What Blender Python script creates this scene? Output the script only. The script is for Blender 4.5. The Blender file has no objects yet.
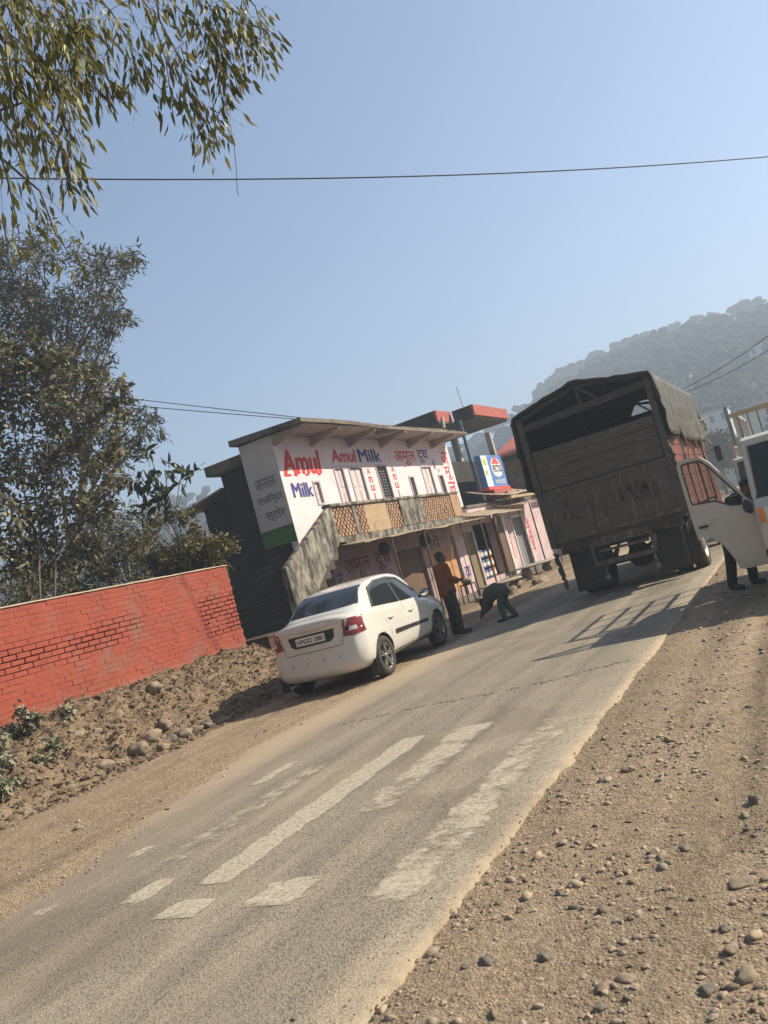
import bpy, bmesh, math, random
import numpy as np
from mathutils import Vector, Matrix, Euler, noise
from mathutils.bvhtree import BVHTree

random.seed(7)
rng = np.random.default_rng(11)
scene = bpy.context.scene
COL = scene.collection
R = math.radians

# ------------------------------------------------------------------ tagging
def tag(o, label=None, cat=None, group=None, kind=None):
    if label: o['label'] = label
    if cat: o['category'] = cat
    if group: o['group'] = group
    if kind: o['kind'] = kind
    return o

def thing(name, loc, label, cat, group=None, rz=0.0):
    o = bpy.data.objects.new(name, None)
    o.empty_display_size = 0.2
    o.location = loc
    o.rotation_euler = (0, 0, rz)
    COL.objects.link(o)
    return tag(o, label, cat, group)

def copy_tree(o, parent=None):
    c = o.copy()
    COL.objects.link(c)
    if parent is not None:
        c.parent = parent
    for ch in [x for x in bpy.data.objects if x.parent == o]:
        copy_tree(ch, c)
    return c

# ------------------------------------------------------------------ mesh builder
class MB:
    def __init__(s):
        s.v = []; s.f = []; s.m = []; s.sm = []
    def add(s, verts, faces, mat=0, smooth=False):
        n = len(s.v)
        s.v.extend([tuple(p) for p in verts])
        for f in faces:
            s.f.append(tuple(i + n for i in f)); s.m.append(mat); s.sm.append(smooth)
        return s
    def box(s, lo, hi, mat=0, rot=None, pivot=None):
        x0, y0, z0 = lo; x1, y1, z1 = hi
        vs = [(x0,y0,z0),(x1,y0,z0),(x1,y1,z0),(x0,y1,z0),(x0,y0,z1),(x1,y0,z1),(x1,y1,z1),(x0,y1,z1)]
        if rot is not None:
            c = Vector(pivot) if pivot is not None else Vector(((x0+x1)/2,(y0+y1)/2,(z0+z1)/2))
            Rm = Euler(rot).to_matrix()
            vs = [tuple(Rm @ (Vector(p) - c) + c) for p in vs]
        return s.add(vs, [(0,3,2,1),(4,5,6,7),(0,1,5,4),(1,2,6,5),(2,3,7,6),(3,0,4,7)], mat)
    def bar(s, a, b, w, h, mat=0, up=(0,0,1)):
        a = Vector(a); b = Vector(b); d = (b-a).normalized()
        u = Vector(up)
        if abs(d.dot(u)) > .98: u = Vector((1,0,0))
        x = d.cross(u).normalized(); z = x.cross(d).normalized()
        vs = []
        for p in (a, b):
            for sx, sz in ((-1,-1),(1,-1),(1,1),(-1,1)):
                vs.append(p + x*sx*w/2 + z*sz*h/2)
        return s.add(vs, [(0,3,2,1),(4,5,6,7),(0,1,5,4),(1,2,6,5),(2,3,7,6),(3,0,4,7)], mat)
    def tube(s, path, r, n=8, mat=0, caps=True, smooth=True):
        P = [Vector(p) for p in path]
        rs = r if isinstance(r, (list, tuple)) else [r]*len(P)
        rings = []; prev = None
        for i, p in enumerate(P):
            d = (P[min(i+1, len(P)-1)] - P[max(i-1, 0)])
            if d.length < 1e-9: d = Vector((0,0,1))
            d.normalize()
            if prev is None:
                u = Vector((0,0,1)) if abs(d.z) < .9 else Vector((1,0,0))
                x = d.cross(u).normalized()
            else:
                x = (prev - d*prev.dot(d))
                x = x.normalized() if x.length > 1e-6 else d.orthogonal().normalized()
            prev = x; y = d.cross(x)
            rings.append([p + (x*math.cos(2*math.pi*k/n) + y*math.sin(2*math.pi*k/n))*rs[i] for k in range(n)])
        vs = [q for rg in rings for q in rg]
        fs = []
        for i in range(len(P)-1):
            for k in range(n):
                fs.append((i*n+k, i*n+(k+1) % n, (i+1)*n+(k+1) % n, (i+1)*n+k))
        s.add(vs, fs, mat, smooth)
        if caps:
            s.add(rings[0], [tuple(range(n))[::-1]], mat); s.add(rings[-1], [tuple(range(n))], mat)
        return s
    def cyl(s, a, b, r0, r1=None, n=16, mat=0, smooth=True):
        return s.tube([a, b], [r0, r0 if r1 is None else r1], n, mat, True, smooth)
    def lathe(s, prof, c, axis='x', n=24, mat=0, smooth=True):
        # prof: list of (radius, along)
        vs = []; fs = []
        for (r, h) in prof:
            for k in range(n):
                a = 2*math.pi*k/n; p = (h, r*math.cos(a), r*math.sin(a))
                if axis == 'y': p = (r*math.cos(a), h, r*math.sin(a))
                if axis == 'z': p = (r*math.cos(a), r*math.sin(a), h)
                vs.append((p[0]+c[0], p[1]+c[1], p[2]+c[2]))
        for i in range(len(prof)-1):
            for k in range(n):
                fs.append((i*n+k, i*n+(k+1) % n, (i+1)*n+(k+1) % n, (i+1)*n+k))
        return s.add(vs, fs, mat, smooth)
    def prism(s, poly, d0, d1, fn, mat=0):
        # poly 2D; fn(a,b,d)->xyz
        n = len(poly)
        vs = [fn(a, b, d0) for a, b in poly] + [fn(a, b, d1) for a, b in poly]
        fs = [tuple(range(n))[::-1], tuple(range(n, 2*n))]
        for i in range(n):
            j = (i+1) % n; fs.append((i, j, n+j, n+i))
        return s.add(vs, fs, mat)
    def ball(s, c, r, nu=12, nv=8, mat=0, jit=0.0, seed=0, rot=0.0):
        rx, ry, rz = r if isinstance(r, (tuple, list)) else (r, r, r)
        vs = []; fs = []
        cr, sr = math.cos(rot), math.sin(rot)
        for i in range(nv+1):
            t = math.pi*i/nv
            for k in range(nu):
                a = 2*math.pi*k/nu
                d = Vector((math.sin(t)*math.cos(a), math.sin(t)*math.sin(a), math.cos(t)))
                q = 1.0
                if jit: q += jit*noise.noise(d*1.6 + Vector((seed*3.1, seed*1.7, seed)))
                x, y, z = d.x*rx*q, d.y*ry*q, d.z*rz*q
                vs.append((c[0]+x*cr-y*sr, c[1]+x*sr+y*cr, c[2]+z))
        for i in range(nv):
            for k in range(nu):
                fs.append((i*nu+k, (i+1)*nu+k, (i+1)*nu+(k+1) % nu, i*nu+(k+1) % nu))
        return s.add(vs, fs, mat, True)
    def grid(s, nx, ny, fn, mat=0, smooth=True):
        vs = [fn(i/nx, j/ny) for j in range(ny+1) for i in range(nx+1)]
        fs = [(j*(nx+1)+i, j*(nx+1)+i+1, (j+1)*(nx+1)+i+1, (j+1)*(nx+1)+i) for j in range(ny) for i in range(nx)]
        return s.add(vs, fs, mat, smooth)
    def build(s, name, mats, parent=None, base=None, bevel=0.0, solid=0.0, subsurf=0, weld=False):
        """base: world origin subtracted from the vertices (parent's location if omitted and parent given)"""
        off = Vector((0,0,0))
        if base is not None: off = Vector(base)
        me = bpy.data.meshes.new(name)
        me.from_pydata([(p[0]-off.x, p[1]-off.y, p[2]-off.z) for p in s.v], [], s.f)
        mats = mats if isinstance(mats, (list, tuple)) else [mats]
        for m in mats: me.materials.append(m)
        me.polygons.foreach_set('material_index', s.m)
        me.polygons.foreach_set('use_smooth', s.sm)
        me.update()
        if weld:
            bm = bmesh.new(); bm.from_mesh(me)
            bmesh.ops.remove_doubles(bm, verts=bm.verts, dist=1e-4)
            bmesh.ops.recalc_face_normals(bm, faces=bm.faces)
            bm.to_mesh(me); bm.free()
        o = bpy.data.objects.new(name, me); COL.objects.link(o)
        if parent is not None:
            o.parent = parent
        elif base is not None:
            o.location = off
        if solid:
            md = o.modifiers.new('solid', 'SOLIDIFY'); md.thickness = solid; md.offset = 0
        if bevel:
            md = o.modifiers.new('bevel', 'BEVEL'); md.width = bevel; md.segments = 2; md.limit_method = 'ANGLE'; md.angle_limit = R(40)
        if subsurf:
            md = o.modifiers.new('sub', 'SUBSURF'); md.levels = subsurf; md.render_levels = subsurf
        return o

def raw_mesh(name, verts, faces_flat, nper, mats, mat_idx=None, smooth=False):
    """fast mesh from numpy arrays; every face has nper corners"""
    me = bpy.data.meshes.new(name)
    nv = len(verts); nf = len(faces_flat)//nper
    me.vertices.add(nv); me.vertices.foreach_set('co', np.asarray(verts, np.float32).ravel())
    me.loops.add(nf*nper); me.loops.foreach_set('vertex_index', np.asarray(faces_flat, np.int32))
    me.polygons.add(nf)
    me.polygons.foreach_set('loop_start', np.arange(0, nf*nper, nper, dtype=np.int32))
    for m in (mats if isinstance(mats, (list, tuple)) else [mats]): me.materials.append(m)
    if mat_idx is not None: me.polygons.foreach_set('material_index', np.asarray(mat_idx, np.int32))
    me.polygons.foreach_set('use_smooth', np.full(nf, smooth))
    me.update(calc_edges=True); me.validate()
    return me

def link(name, me, parent=None, loc=None):
    o = bpy.data.objects.new(name, me); COL.objects.link(o)
    if parent is not None: o.parent = parent
    if loc is not None: o.location = loc
    return o

def baked(o):
    """mesh of o with its modifiers applied"""
    bpy.context.view_layer.update()
    dg = bpy.context.evaluated_depsgraph_get()
    return bpy.data.meshes.new_from_object(o.evaluated_get(dg), depsgraph=dg)

def apply_mods(o):
    me = baked(o); o.modifiers.clear(); old = o.data; o.data = me; bpy.data.meshes.remove(old); return o

# ------------------------------------------------------------------ materials
def _nodes(name):
    m = bpy.data.materials.new(name); m.use_nodes = True
    nt = m.node_tree; b = nt.nodes['Principled BSDF']
    return m, nt, b

def mat(name, col, rough=.8, col2=None, scale=3.0, amt=.5, bump=0.0, bscale=40.0, metal=0.0, spec=.4,
        dirt=None, dirt_amt=.0, dirt_scale=1.2, coat=0.0, stretch=None, detail=6.0, emis=None, streak=None):
    m, nt, b = _nodes(name); N = nt.nodes; L = nt.links
    tc = N.new('ShaderNodeTexCoord'); mp = N.new('ShaderNodeMapping')
    L.new(tc.outputs['Object'], mp.inputs['Vector'])
    if stretch: mp.inputs['Scale'].default_value = stretch
    c2 = col2 if col2 else tuple(min(1, c*.72) for c in col)
    n1 = N.new('ShaderNodeTexNoise'); n1.inputs['Scale'].default_value = scale; n1.inputs['Detail'].default_value = detail
    n1.inputs['Roughness'].default_value = .62
    L.new(mp.outputs[0], n1.inputs['Vector'])
    rp = N.new('ShaderNodeValToRGB'); e = rp.color_ramp.elements
    e[0].position = .5-.26*(1.2-amt); e[1].position = .5+.26*(1.2-amt)
    e[0].color = (*col, 1); e[1].color = (*c2, 1)
    L.new(n1.outputs['Fac'], rp.inputs['Fac'])
    out = rp.outputs['Color']
    if dirt:
        n2 = N.new('ShaderNodeTexNoise'); n2.inputs['Scale'].default_value = dirt_scale; n2.inputs['Detail'].default_value = 8
        n2.inputs['Roughness'].default_value = .7
        if streak:
            mp2 = N.new('ShaderNodeMapping'); mp2.inputs['Scale'].default_value = streak
            L.new(tc.outputs['Object'], mp2.inputs['Vector']); L.new(mp2.outputs[0], n2.inputs['Vector'])
        else:
            L.new(tc.outputs['Object'], n2.inputs['Vector'])
        r2 = N.new('ShaderNodeValToRGB'); r2.color_ramp.elements[0].position = .62-.3*dirt_amt; r2.color_ramp.elements[1].position = .78-.25*dirt_amt
        L.new(n2.outputs['Fac'], r2.inputs['Fac'])
        mx = N.new('ShaderNodeMix'); mx.data_type = 'RGBA'
        L.new(r2.outputs['Color'], mx.inputs['Factor']); L.new(out, mx.inputs['A']); mx.inputs['B'].default_value = (*dirt, 1)
        out = mx.outputs['Result']
    L.new(out, b.inputs['Base Color'])
    b.inputs['Roughness'].default_value = rough; b.inputs['Metallic'].default_value = metal
    b.inputs['Specular IOR Level'].default_value = spec
    b.inputs['Coat Weight'].default_value = coat
    if coat: b.inputs['Coat Roughness'].default_value = .06
    if bump:
        n3 = N.new('ShaderNodeTexNoise'); n3.inputs['Scale'].default_value = bscale; n3.inputs['Detail'].default_value = 5
        L.new(mp.outputs[0], n3.inputs['Vector'])
        bp = N.new('ShaderNodeBump'); bp.inputs['Strength'].default_value = bump; bp.inputs['Distance'].default_value = .02
        L.new(n3.outputs['Fac'], bp.inputs['Height']); L.new(bp.outputs[0], b.inputs['Normal'])
    return m

def leaf_mat(name, cols, rough=.55, trans=.25, scale=.6):
    """leaves: colour varies from clump to clump and leaf to leaf, light passes through"""
    m, nt, b = _nodes(name); N = nt.nodes; L = nt.links
    tc = N.new('ShaderNodeTexCoord'); geo = N.new('ShaderNodeNewGeometry')
    rp = N.new('ShaderNodeValToRGB'); e = rp.color_ramp.elements
    e[0].color = (*cols[0], 1); e[1].color = (*cols[-1], 1); e[0].position = .15; e[1].position = .9
    for i, c in enumerate(cols[1:-1]):
        k = e.new(.15 + .75*(i+1)/(len(cols)-1)); k.color = (*c, 1)
    n = N.new('ShaderNodeTexNoise'); n.inputs['Scale'].default_value = scale; n.inputs['Detail'].default_value = 3
    L.new(tc.outputs['Object'], n.inputs['Vector'])
    mx = N.new('ShaderNodeMath'); mx.operation = 'MULTIPLY_ADD'; mx.inputs[1].default_value = .55
    L.new(geo.outputs['Random Per Island'], mx.inputs[0])
    m2 = N.new('ShaderNodeMath'); m2.operation = 'MULTIPLY'; m2.inputs[1].default_value = .5
    L.new(n.outputs['Fac'], m2.inputs[0]); L.new(m2.outputs[0], mx.inputs[2])
    L.new(mx.outputs[0], rp.inputs['Fac']); L.new(rp.outputs['Color'], b.inputs['Base Color'])
    b.inputs['Roughness'].default_value = rough; b.inputs['Specular IOR Level'].default_value = .35
    tr = N.new('ShaderNodeBsdfTranslucent'); L.new(rp.outputs['Color'], tr.inputs['Color'])
    ms = N.new('ShaderNodeMixShader'); ms.inputs[0].default_value = trans
    L.new(b.outputs[0], ms.inputs[1]); L.new(tr.outputs[0], ms.inputs[2])
    L.new(ms.outputs[0], N['Material Output'].inputs['Surface'])
    return m

def glass_mat(name, tint=(.02,.025,.03), rough=.04, see=0.0):
    m, nt, b = _nodes(name); N = nt.nodes; L = nt.links
    b.inputs['Base Color'].default_value = (*tint, 1); b.inputs['Roughness'].default_value = rough
    b.inputs['Specular IOR Level'].default_value = .6
    if see:
        t = N.new('ShaderNodeBsdfTransparent'); t.inputs['Color'].default_value = (.82,.86,.86,1)
        ms = N.new('ShaderNodeMixShader'); ms.inputs[0].default_value = see
        L.new(b.outputs[0], ms.inputs[1]); L.new(t.outputs[0], ms.inputs[2])
        L.new(ms.outputs[0], N['Material Output'].inputs['Surface'])
    return m

M = {}
M['white_paint'] = mat('white_car_paint', (.64,.635,.61), .22, (.58,.57,.545), 2.0, .3, coat=.6, dirt=(.42,.36,.28), dirt_amt=.12, dirt_scale=2.5)
M['van_paint'] = mat('white_van_paint', (.58,.54,.48), .35, (.50,.465,.41), 2.0, .3, coat=.4, dirt=(.38,.33,.26), dirt_amt=.15, dirt_scale=3)
M['black_plastic'] = mat('black_plastic', (.02,.02,.02), .5, (.035,.034,.03), 8, .4)
M['rubber'] = mat('tyre_rubber', (.025,.024,.022), .85, (.07,.06,.05), 6, .4, bump=.2, bscale=60)
M['alloy'] = mat('alloy_metal', (.42,.42,.42), .35, (.3,.29,.27), 8, .4, metal=.8)
M['steel'] = mat('dull_steel', (.32,.31,.29), .5, (.2,.17,.14), 6, .5, metal=.6)
M['glass'] = glass_mat('car_glass')
M['pane'] = glass_mat('window_pane', (.03,.035,.04), .06, .75)
M['chrome'] = mat('chrome', (.7,.7,.7), .12, (.6,.6,.6), 4, .2, metal=1.0)
M['red_lens'] = mat('red_lens', (.24,.015,.02), .15, (.16,.01,.013), 6, .3, coat=.8)
M['dusty_lens'] = mat('dusty_lens', (.16,.035,.03), .5, (.1,.03,.025), 6, .3)
M['amber_lens'] = mat('amber_lens', (.75,.28,.05), .2, (.6,.18,.03), 6, .3, coat=.6)
M['clear_lens'] = mat('clear_lens', (.72,.72,.74), .1, (.5,.5,.52), 8, .4, coat=.8)
M['plate'] = mat('plate_white', (.75,.75,.72), .5, (.66,.65,.6), 6, .3)
M['ink'] = mat('black_ink', (.02,.02,.02), .6, (.03,.03,.03), 6, .3)
M['wood_dark'] = mat('weathered_boards', (.066,.056,.046), .85, (.135,.113,.092), 5, .6, bump=.4, bscale=25, stretch=(1,1,6), dirt=(.2,.17,.14), dirt_amt=.25, dirt_scale=3)
M['truck_steel'] = mat('truck_steel', (.072,.061,.05), .75, (.125,.103,.082), 4, .6, bump=.25, bscale=30, dirt=(.24,.2,.16), dirt_amt=.3, dirt_scale=2, streak=(6,6,.8))
M['truck_red'] = mat('truck_red_paint', (.20,.045,.03), .6, (.13,.03,.022), 4, .5, dirt=(.16,.1,.07), dirt_amt=.25, dirt_scale=3)
M['chassis'] = mat('chassis_black', (.035,.03,.027), .8, (.08,.065,.05), 6, .5, bump=.2)
M['tarp'] = mat('tarpaulin', (.075,.076,.066), .7, (.045,.046,.040), 2.5, .6, bump=.8, bscale=7, dirt=(.2,.19,.16), dirt_amt=.25, dirt_scale=2)
M['tarp_in'] = mat('tarpaulin_shade_dark', (.022,.02,.018), .85, (.035,.031,.027), 3, .5, bump=.4, bscale=8)  # inner face of the hood, its shade painted in as near black
M['canvas_rope'] = mat('rope', (.42,.36,.27), .9, (.3,.25,.18), 20, .5)
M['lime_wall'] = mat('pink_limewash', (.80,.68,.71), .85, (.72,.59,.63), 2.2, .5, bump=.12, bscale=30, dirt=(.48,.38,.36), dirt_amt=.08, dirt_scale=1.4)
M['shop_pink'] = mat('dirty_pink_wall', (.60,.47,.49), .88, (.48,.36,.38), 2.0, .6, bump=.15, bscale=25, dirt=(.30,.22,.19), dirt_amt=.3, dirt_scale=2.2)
M['grey_plaster'] = mat('grey_plaster', (.40,.40,.38), .9, (.30,.30,.28), 2.5, .5, bump=.2, bscale=25, dirt=(.2,.19,.17), dirt_amt=.25, dirt_scale=1.8)
M['pale_side'] = mat('pale_side_plaster', (.60,.56,.55), .9, (.50,.46,.45), 2.5, .5, bump=.2, bscale=25, dirt=(.3,.27,.25), dirt_amt=.2, dirt_scale=1.8)
M['green_band'] = mat('green_paint', (.07,.2,.05), .8, (.05,.14,.04), 3, .5)
M['stained'] = mat('stained_concrete', (.27,.25,.215), .92, (.40,.37,.31), 2.6, .6, bump=.35, bscale=18, dirt=(.05,.045,.038), dirt_amt=.8, dirt_scale=2.4, streak=(2.2,2.2,.9))
M['concrete'] = mat('concrete', (.20,.175,.145), .92, (.14,.12,.10), 3, .5, bump=.3, bscale=20, dirt=(.06,.05,.042), dirt_amt=.5, dirt_scale=1.6)
M['soffit'] = mat('soffit_plaster', (.42,.36,.33), .9, (.33,.27,.24), 2, .5, bump=.15, dirt=(.18,.15,.13), dirt_amt=.2, dirt_scale=1.5)
M['brick_jali'] = mat('lattice_brick', (.36,.19,.12), .9, (.42,.30,.2), 5, .5, bump=.3, bscale=25, dirt=(.10,.075,.06), dirt_amt=.35, dirt_scale=3)
M['tan_plaster'] = mat('tan_plaster', (.46,.34,.22), .9, (.36,.26,.17), 3, .5, bump=.2, dirt=(.14,.1,.08), dirt_amt=.3, dirt_scale=2.5)
M['dark_wall'] = mat('shade_dark_wall', (.028,.025,.022), .95, (.055,.048,.042), 1.5, .5, bump=.3, bscale=12)  # near black, so the deep shade on these walls is in the colour
M['step'] = mat('step_concrete', (.085,.072,.06), .92, (.055,.047,.04), 3, .5, bump=.3, dirt=(.16,.14,.11), dirt_amt=.2)
M['red_text'] = mat('red_lettering', (.62,.045,.05), .8, (.52,.04,.045), 5, .4)
M['blue_text'] = mat('blue_lettering', (.055,.07,.27), .8, (.045,.05,.2), 5, .4)
M['faded_text'] = mat('faded_lettering', (.10,.10,.15), .9, (.2,.2,.24), 8, .6)
M['tin'] = mat('rusty_tin', (.27,.21,.15), .7, (.38,.31,.22), 2.0, .5, bump=.15, bscale=10, metal=.0, dirt=(.16,.10,.06), dirt_amt=.3, dirt_scale=2.5)
M['red_roof'] = mat('red_tin_roof', (.42,.13,.10), .7, (.34,.10,.08), 3, .5, dirt=(.28,.16,.13), dirt_amt=.2)
M['brick_red_band'] = mat('brick_red_paint', (.40,.11,.085), .8, (.32,.085,.07), 3, .5, dirt=(.2,.09,.07), dirt_amt=.2)
M['purple_frame'] = mat('lilac_frame', (.50,.43,.48), .7, (.42,.36,.42), 6, .4)
M['shutter'] = mat('pale_shutter', (.62,.56,.57), .75, (.55,.49,.5), 6, .4)
M['grille'] = mat('grey_grille', (.24,.235,.24), .7, (.18,.17,.18), 8, .4)
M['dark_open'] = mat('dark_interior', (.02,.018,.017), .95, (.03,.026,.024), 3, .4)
M['wood'] = mat('brown_wood', (.16,.10,.06), .8, (.10,.06,.04), 6, .5, stretch=(1,1,.2))
M['bluesign'] = mat('blue_sign', (.09,.19,.50), .4, (.13,.27,.60), 2, .5)
M['signwhite'] = mat('sign_white', (.80,.80,.78), .45, (.72,.73,.72), 3, .4)
M['signred'] = mat('sign_red', (.68,.10,.08), .5, (.6,.08,.07), 3, .4)
M['skin'] = mat('brown_skin', (.20,.105,.065), .55, (.16,.085,.05), 8, .4)
M['hair'] = mat('black_hair', (.015,.013,.012), .6, (.03,.026,.022), 20, .5)
M['orange_shirt'] = mat('orange_cloth', (.27,.08,.03), .9, (.21,.06,.024), 8, .5, bump=.3, bscale=14)
M['dark_trousers'] = mat('dark_olive_cloth', (.05,.048,.035), .9, (.07,.065,.05), 8, .5, bump=.3, bscale=14)
M['green_cloth'] = mat('green_grey_cloth', (.07,.085,.065), .9, (.10,.115,.09), 8, .5, bump=.4, bscale=12)
M['black_cloth'] = mat('black_cloth', (.018,.018,.02), .9, (.03,.03,.032), 8, .5, bump=.3, bscale=14)
M['grey_cloth'] = mat('grey_cloth', (.12,.12,.125), .9, (.09,.09,.095), 8, .5, bump=.3, bscale=14)
M['shoe'] = mat('shoe_leather', (.03,.024,.02), .6, (.05,.04,.035), 8, .4)
M['bark'] = mat('bark', (.20,.16,.125), .95, (.12,.095,.075), 6, .6, bump=.5, bscale=20, stretch=(1,1,.3))
M['bark_pale'] = mat('pale_bark', (.30,.26,.21), .9, (.2,.165,.13), 5, .6, bump=.3, bscale=14, stretch=(1,1,.3))
M['stone'] = mat('river_stone', (.27,.215,.16), .9, (.19,.15,.115), 5, .5, bump=.25, bscale=24, dirt=(.36,.28,.2), dirt_amt=.3, dirt_scale=6)
M['stone_dark'] = mat('dark_stone', (.13,.115,.10), .85, (.19,.16,.135), 6, .5, bump=.3, bscale=24, dirt=(.3,.23,.165), dirt_amt=.25, dirt_scale=6)
M['slab'] = mat('pale_slab', (.34,.30,.25), .9, (.26,.22,.18), 4, .5, bump=.25, bscale=20)
M['wire'] = mat('black_wire', (.02,.02,.022), .6, (.03,.03,.03), 4, .3)
M['drum'] = mat('orange_tin', (.62,.24,.05), .5, (.5,.18,.04), 4, .5)
M['bluecan'] = mat('blue_tin', (.06,.11,.26), .5, (.1,.15,.3), 4, .5)
M['brass'] = mat('yellow_slats', (.50,.42,.28), .6, (.38,.31,.2), 5, .5)

# ------------------------------------------------------------------ lettering
def text_mesh(body, size, bold=0.0, shear=0.0, extrude=0.0, align='LEFT', sx=1.0):
    c = bpy.data.curves.new('text', 'FONT'); c.body = body; c.size = 1.0; c.offset = bold; c.shear = shear
    c.extrude = extrude/max(size, 1e-6); c.align_x = align; c.resolution_u = 4
    o = bpy.data.objects.new('text', c); COL.objects.link(o)
    me = baked(o)
    bpy.data.objects.remove(o); bpy.data.curves.remove(c)
    vs = [(v.co.x*size*sx, v.co.y*size, v.co.z*size) for v in me.vertices]
    fs = [tuple(p.vertices) for p in me.polygons]
    bpy.data.meshes.remove(me)
    return vs, fs

def letter(mb, body, fn, size, m=0, fit=None, **k):
    """fn(u,v,w)->xyz ; fit=(width,height): stretch so the word fills that box from (0,0)"""
    vs, fs = text_mesh(body, size, **k)
    if fit:
        xs = [v[0] for v in vs]; ys = [v[1] for v in vs]
        x0, x1, y0, y1 = min(xs), max(xs), min(ys), max(ys)
        vs = [((v[0]-x0)/(x1-x0)*fit[0], (v[1]-y0)/(y1-y0)*fit[1], v[2]) for v in vs]
    mb.add([fn(*v) for v in vs], fs, m)
    return mb

def mud_base(m, z0, z1, col):
    """dust and mud splashed up the foot of a wall, in the wall's own height"""
    nt = m.node_tree; N = nt.nodes; L = nt.links; b = N['Principled BSDF']; src = b.inputs['Base Color'].links[0].from_socket
    tc = N.new('ShaderNodeTexCoord'); sx = N.new('ShaderNodeSeparateXYZ'); L.new(tc.outputs['Object'], sx.inputs[0])
    mr = N.new('ShaderNodeMapRange'); mr.inputs['From Min'].default_value = z1; mr.inputs['From Max'].default_value = z0; L.new(sx.outputs['Z'], mr.inputs['Value'])
    n = N.new('ShaderNodeTexNoise'); n.inputs['Scale'].default_value = 4; n.inputs['Detail'].default_value = 8; n.inputs['Roughness'].default_value = .7; L.new(tc.outputs['Object'], n.inputs['Vector'])
    a = N.new('ShaderNodeMath'); a.operation = 'MULTIPLY_ADD'; a.inputs[1].default_value = 2.4; a.inputs[2].default_value = -1.15; L.new(n.outputs['Fac'], a.inputs[0])
    s = N.new('ShaderNodeMath'); s.operation = 'ADD'; s.use_clamp = True; L.new(a.outputs[0], s.inputs[0]); L.new(mr.outputs[0], s.inputs[1])
    q = N.new('ShaderNodeMath'); q.operation = 'MULTIPLY'; L.new(s.outputs[0], q.inputs[0]); L.new(mr.outputs[0], q.inputs[1])
    mx = N.new('ShaderNodeMix'); mx.data_type = 'RGBA'; L.new(q.outputs[0], mx.inputs['Factor']); L.new(src, mx.inputs['A']); mx.inputs['B'].default_value = (*col, 1)
    L.new(mx.outputs['Result'], b.inputs['Base Color'])
# ------------------------------------------------------------------ camera, sky, sun
ROLL, F_PX, CAM_Z, VP = R(15.5), 830.0, 1.55, (805, 455)
def make_camera():
    rt = Vector((math.cos(ROLL), -math.sin(ROLL))); up = Vector((-math.sin(ROLL), -math.cos(ROLL)))
    o = Vector((VP[0]-384, VP[1]-512)); a = o.dot(rt); b = o.dot(up)
    p = math.atan2(-b, F_PX); c, s = math.cos(p), math.sin(p)
    yaw = math.atan2(a, F_PX*c - b*s)
    Hf = Vector((-math.sin(yaw), math.cos(yaw), 0)); Rt = Vector((math.cos(yaw), math.sin(yaw), 0)); Z = Vector((0,0,1))
    Fw = c*Hf + s*Z; Up = -s*Hf + c*Z
    IR = rt[0]*Rt + up[0]*Up; ID = rt[1]*Rt + up[1]*Up
    cd = bpy.data.cameras.new('camera'); co = bpy.data.objects.new('camera', cd); COL.objects.link(co)
    m = Matrix((IR, -ID, -Fw)).transposed().to_4x4(); m.translation = (0, 0, CAM_Z)
    co.matrix_world = m
    cd.sensor_fit = 'VERTICAL'; cd.sensor_height = 24.0; cd.lens = F_PX/1024*24.0
    cd.clip_start = .05; cd.clip_end = 3000
    scene.camera = co
make_camera()

SUN = Vector((1.12, .78, 1.0)).normalized()
EL = math.asin(SUN.z); AZ = math.atan2(SUN.x, SUN.y)
w = bpy.data.worlds.new('World'); scene.world = w; w.use_nodes = True
nt = w.node_tree; bg = nt.nodes['Background']
sky = nt.nodes.new('ShaderNodeTexSky'); sky.sky_type = 'NISHITA'; sky.sun_disc = False
sky.sun_elevation = EL; sky.sun_rotation = AZ; sky.altitude = 600; sky.air_density = 1.0; sky.dust_density = 1.2; sky.ozone_density = 2.2
# invented gain on the sky: brighter ahead, dimmer and warmer behind to deepen shade
tcw = nt.nodes.new('ShaderNodeTexCoord'); dt = nt.nodes.new('ShaderNodeVectorMath'); dt.operation = 'DOT_PRODUCT'; dt.inputs[1].default_value = (-.42,.86,.28)
nt.links.new(tcw.outputs['Generated'], dt.inputs[0])
mrw = nt.nodes.new('ShaderNodeMapRange'); mrw.inputs['From Min'].default_value = -.6; mrw.inputs['From Max'].default_value = .85; mrw.inputs['To Min'].default_value = 0; mrw.inputs['To Max'].default_value = 1
nt.links.new(dt.outputs['Value'], mrw.inputs['Value'])
mc = nt.nodes.new('ShaderNodeMix'); mc.data_type = 'RGBA'; nt.links.new(mrw.outputs[0], mc.inputs['Factor']); mc.inputs['A'].default_value = (.46,.40,.31,1); mc.inputs['B'].default_value = (1.36,1.32,1.30,1)
vs_ = nt.nodes.new('ShaderNodeVectorMath'); vs_.operation = 'MULTIPLY'; nt.links.new(sky.outputs[0], vs_.inputs[0]); nt.links.new(mc.outputs['Result'], vs_.inputs[1])
nt.links.new(vs_.outputs[0], bg.inputs['Color']); bg.inputs['Strength'].default_value = .075
sl = bpy.data.lights.new('sun', 'SUN'); sl.energy = 5.0; sl.angle = R(.55); sl.color = (1.0, .88, .68)
so = bpy.data.objects.new('sun', sl); COL.objects.link(so); so.location = (20, 10, 40)
so.rotation_euler = (-SUN).to_track_quat('-Z', 'Y').to_euler()

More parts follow.
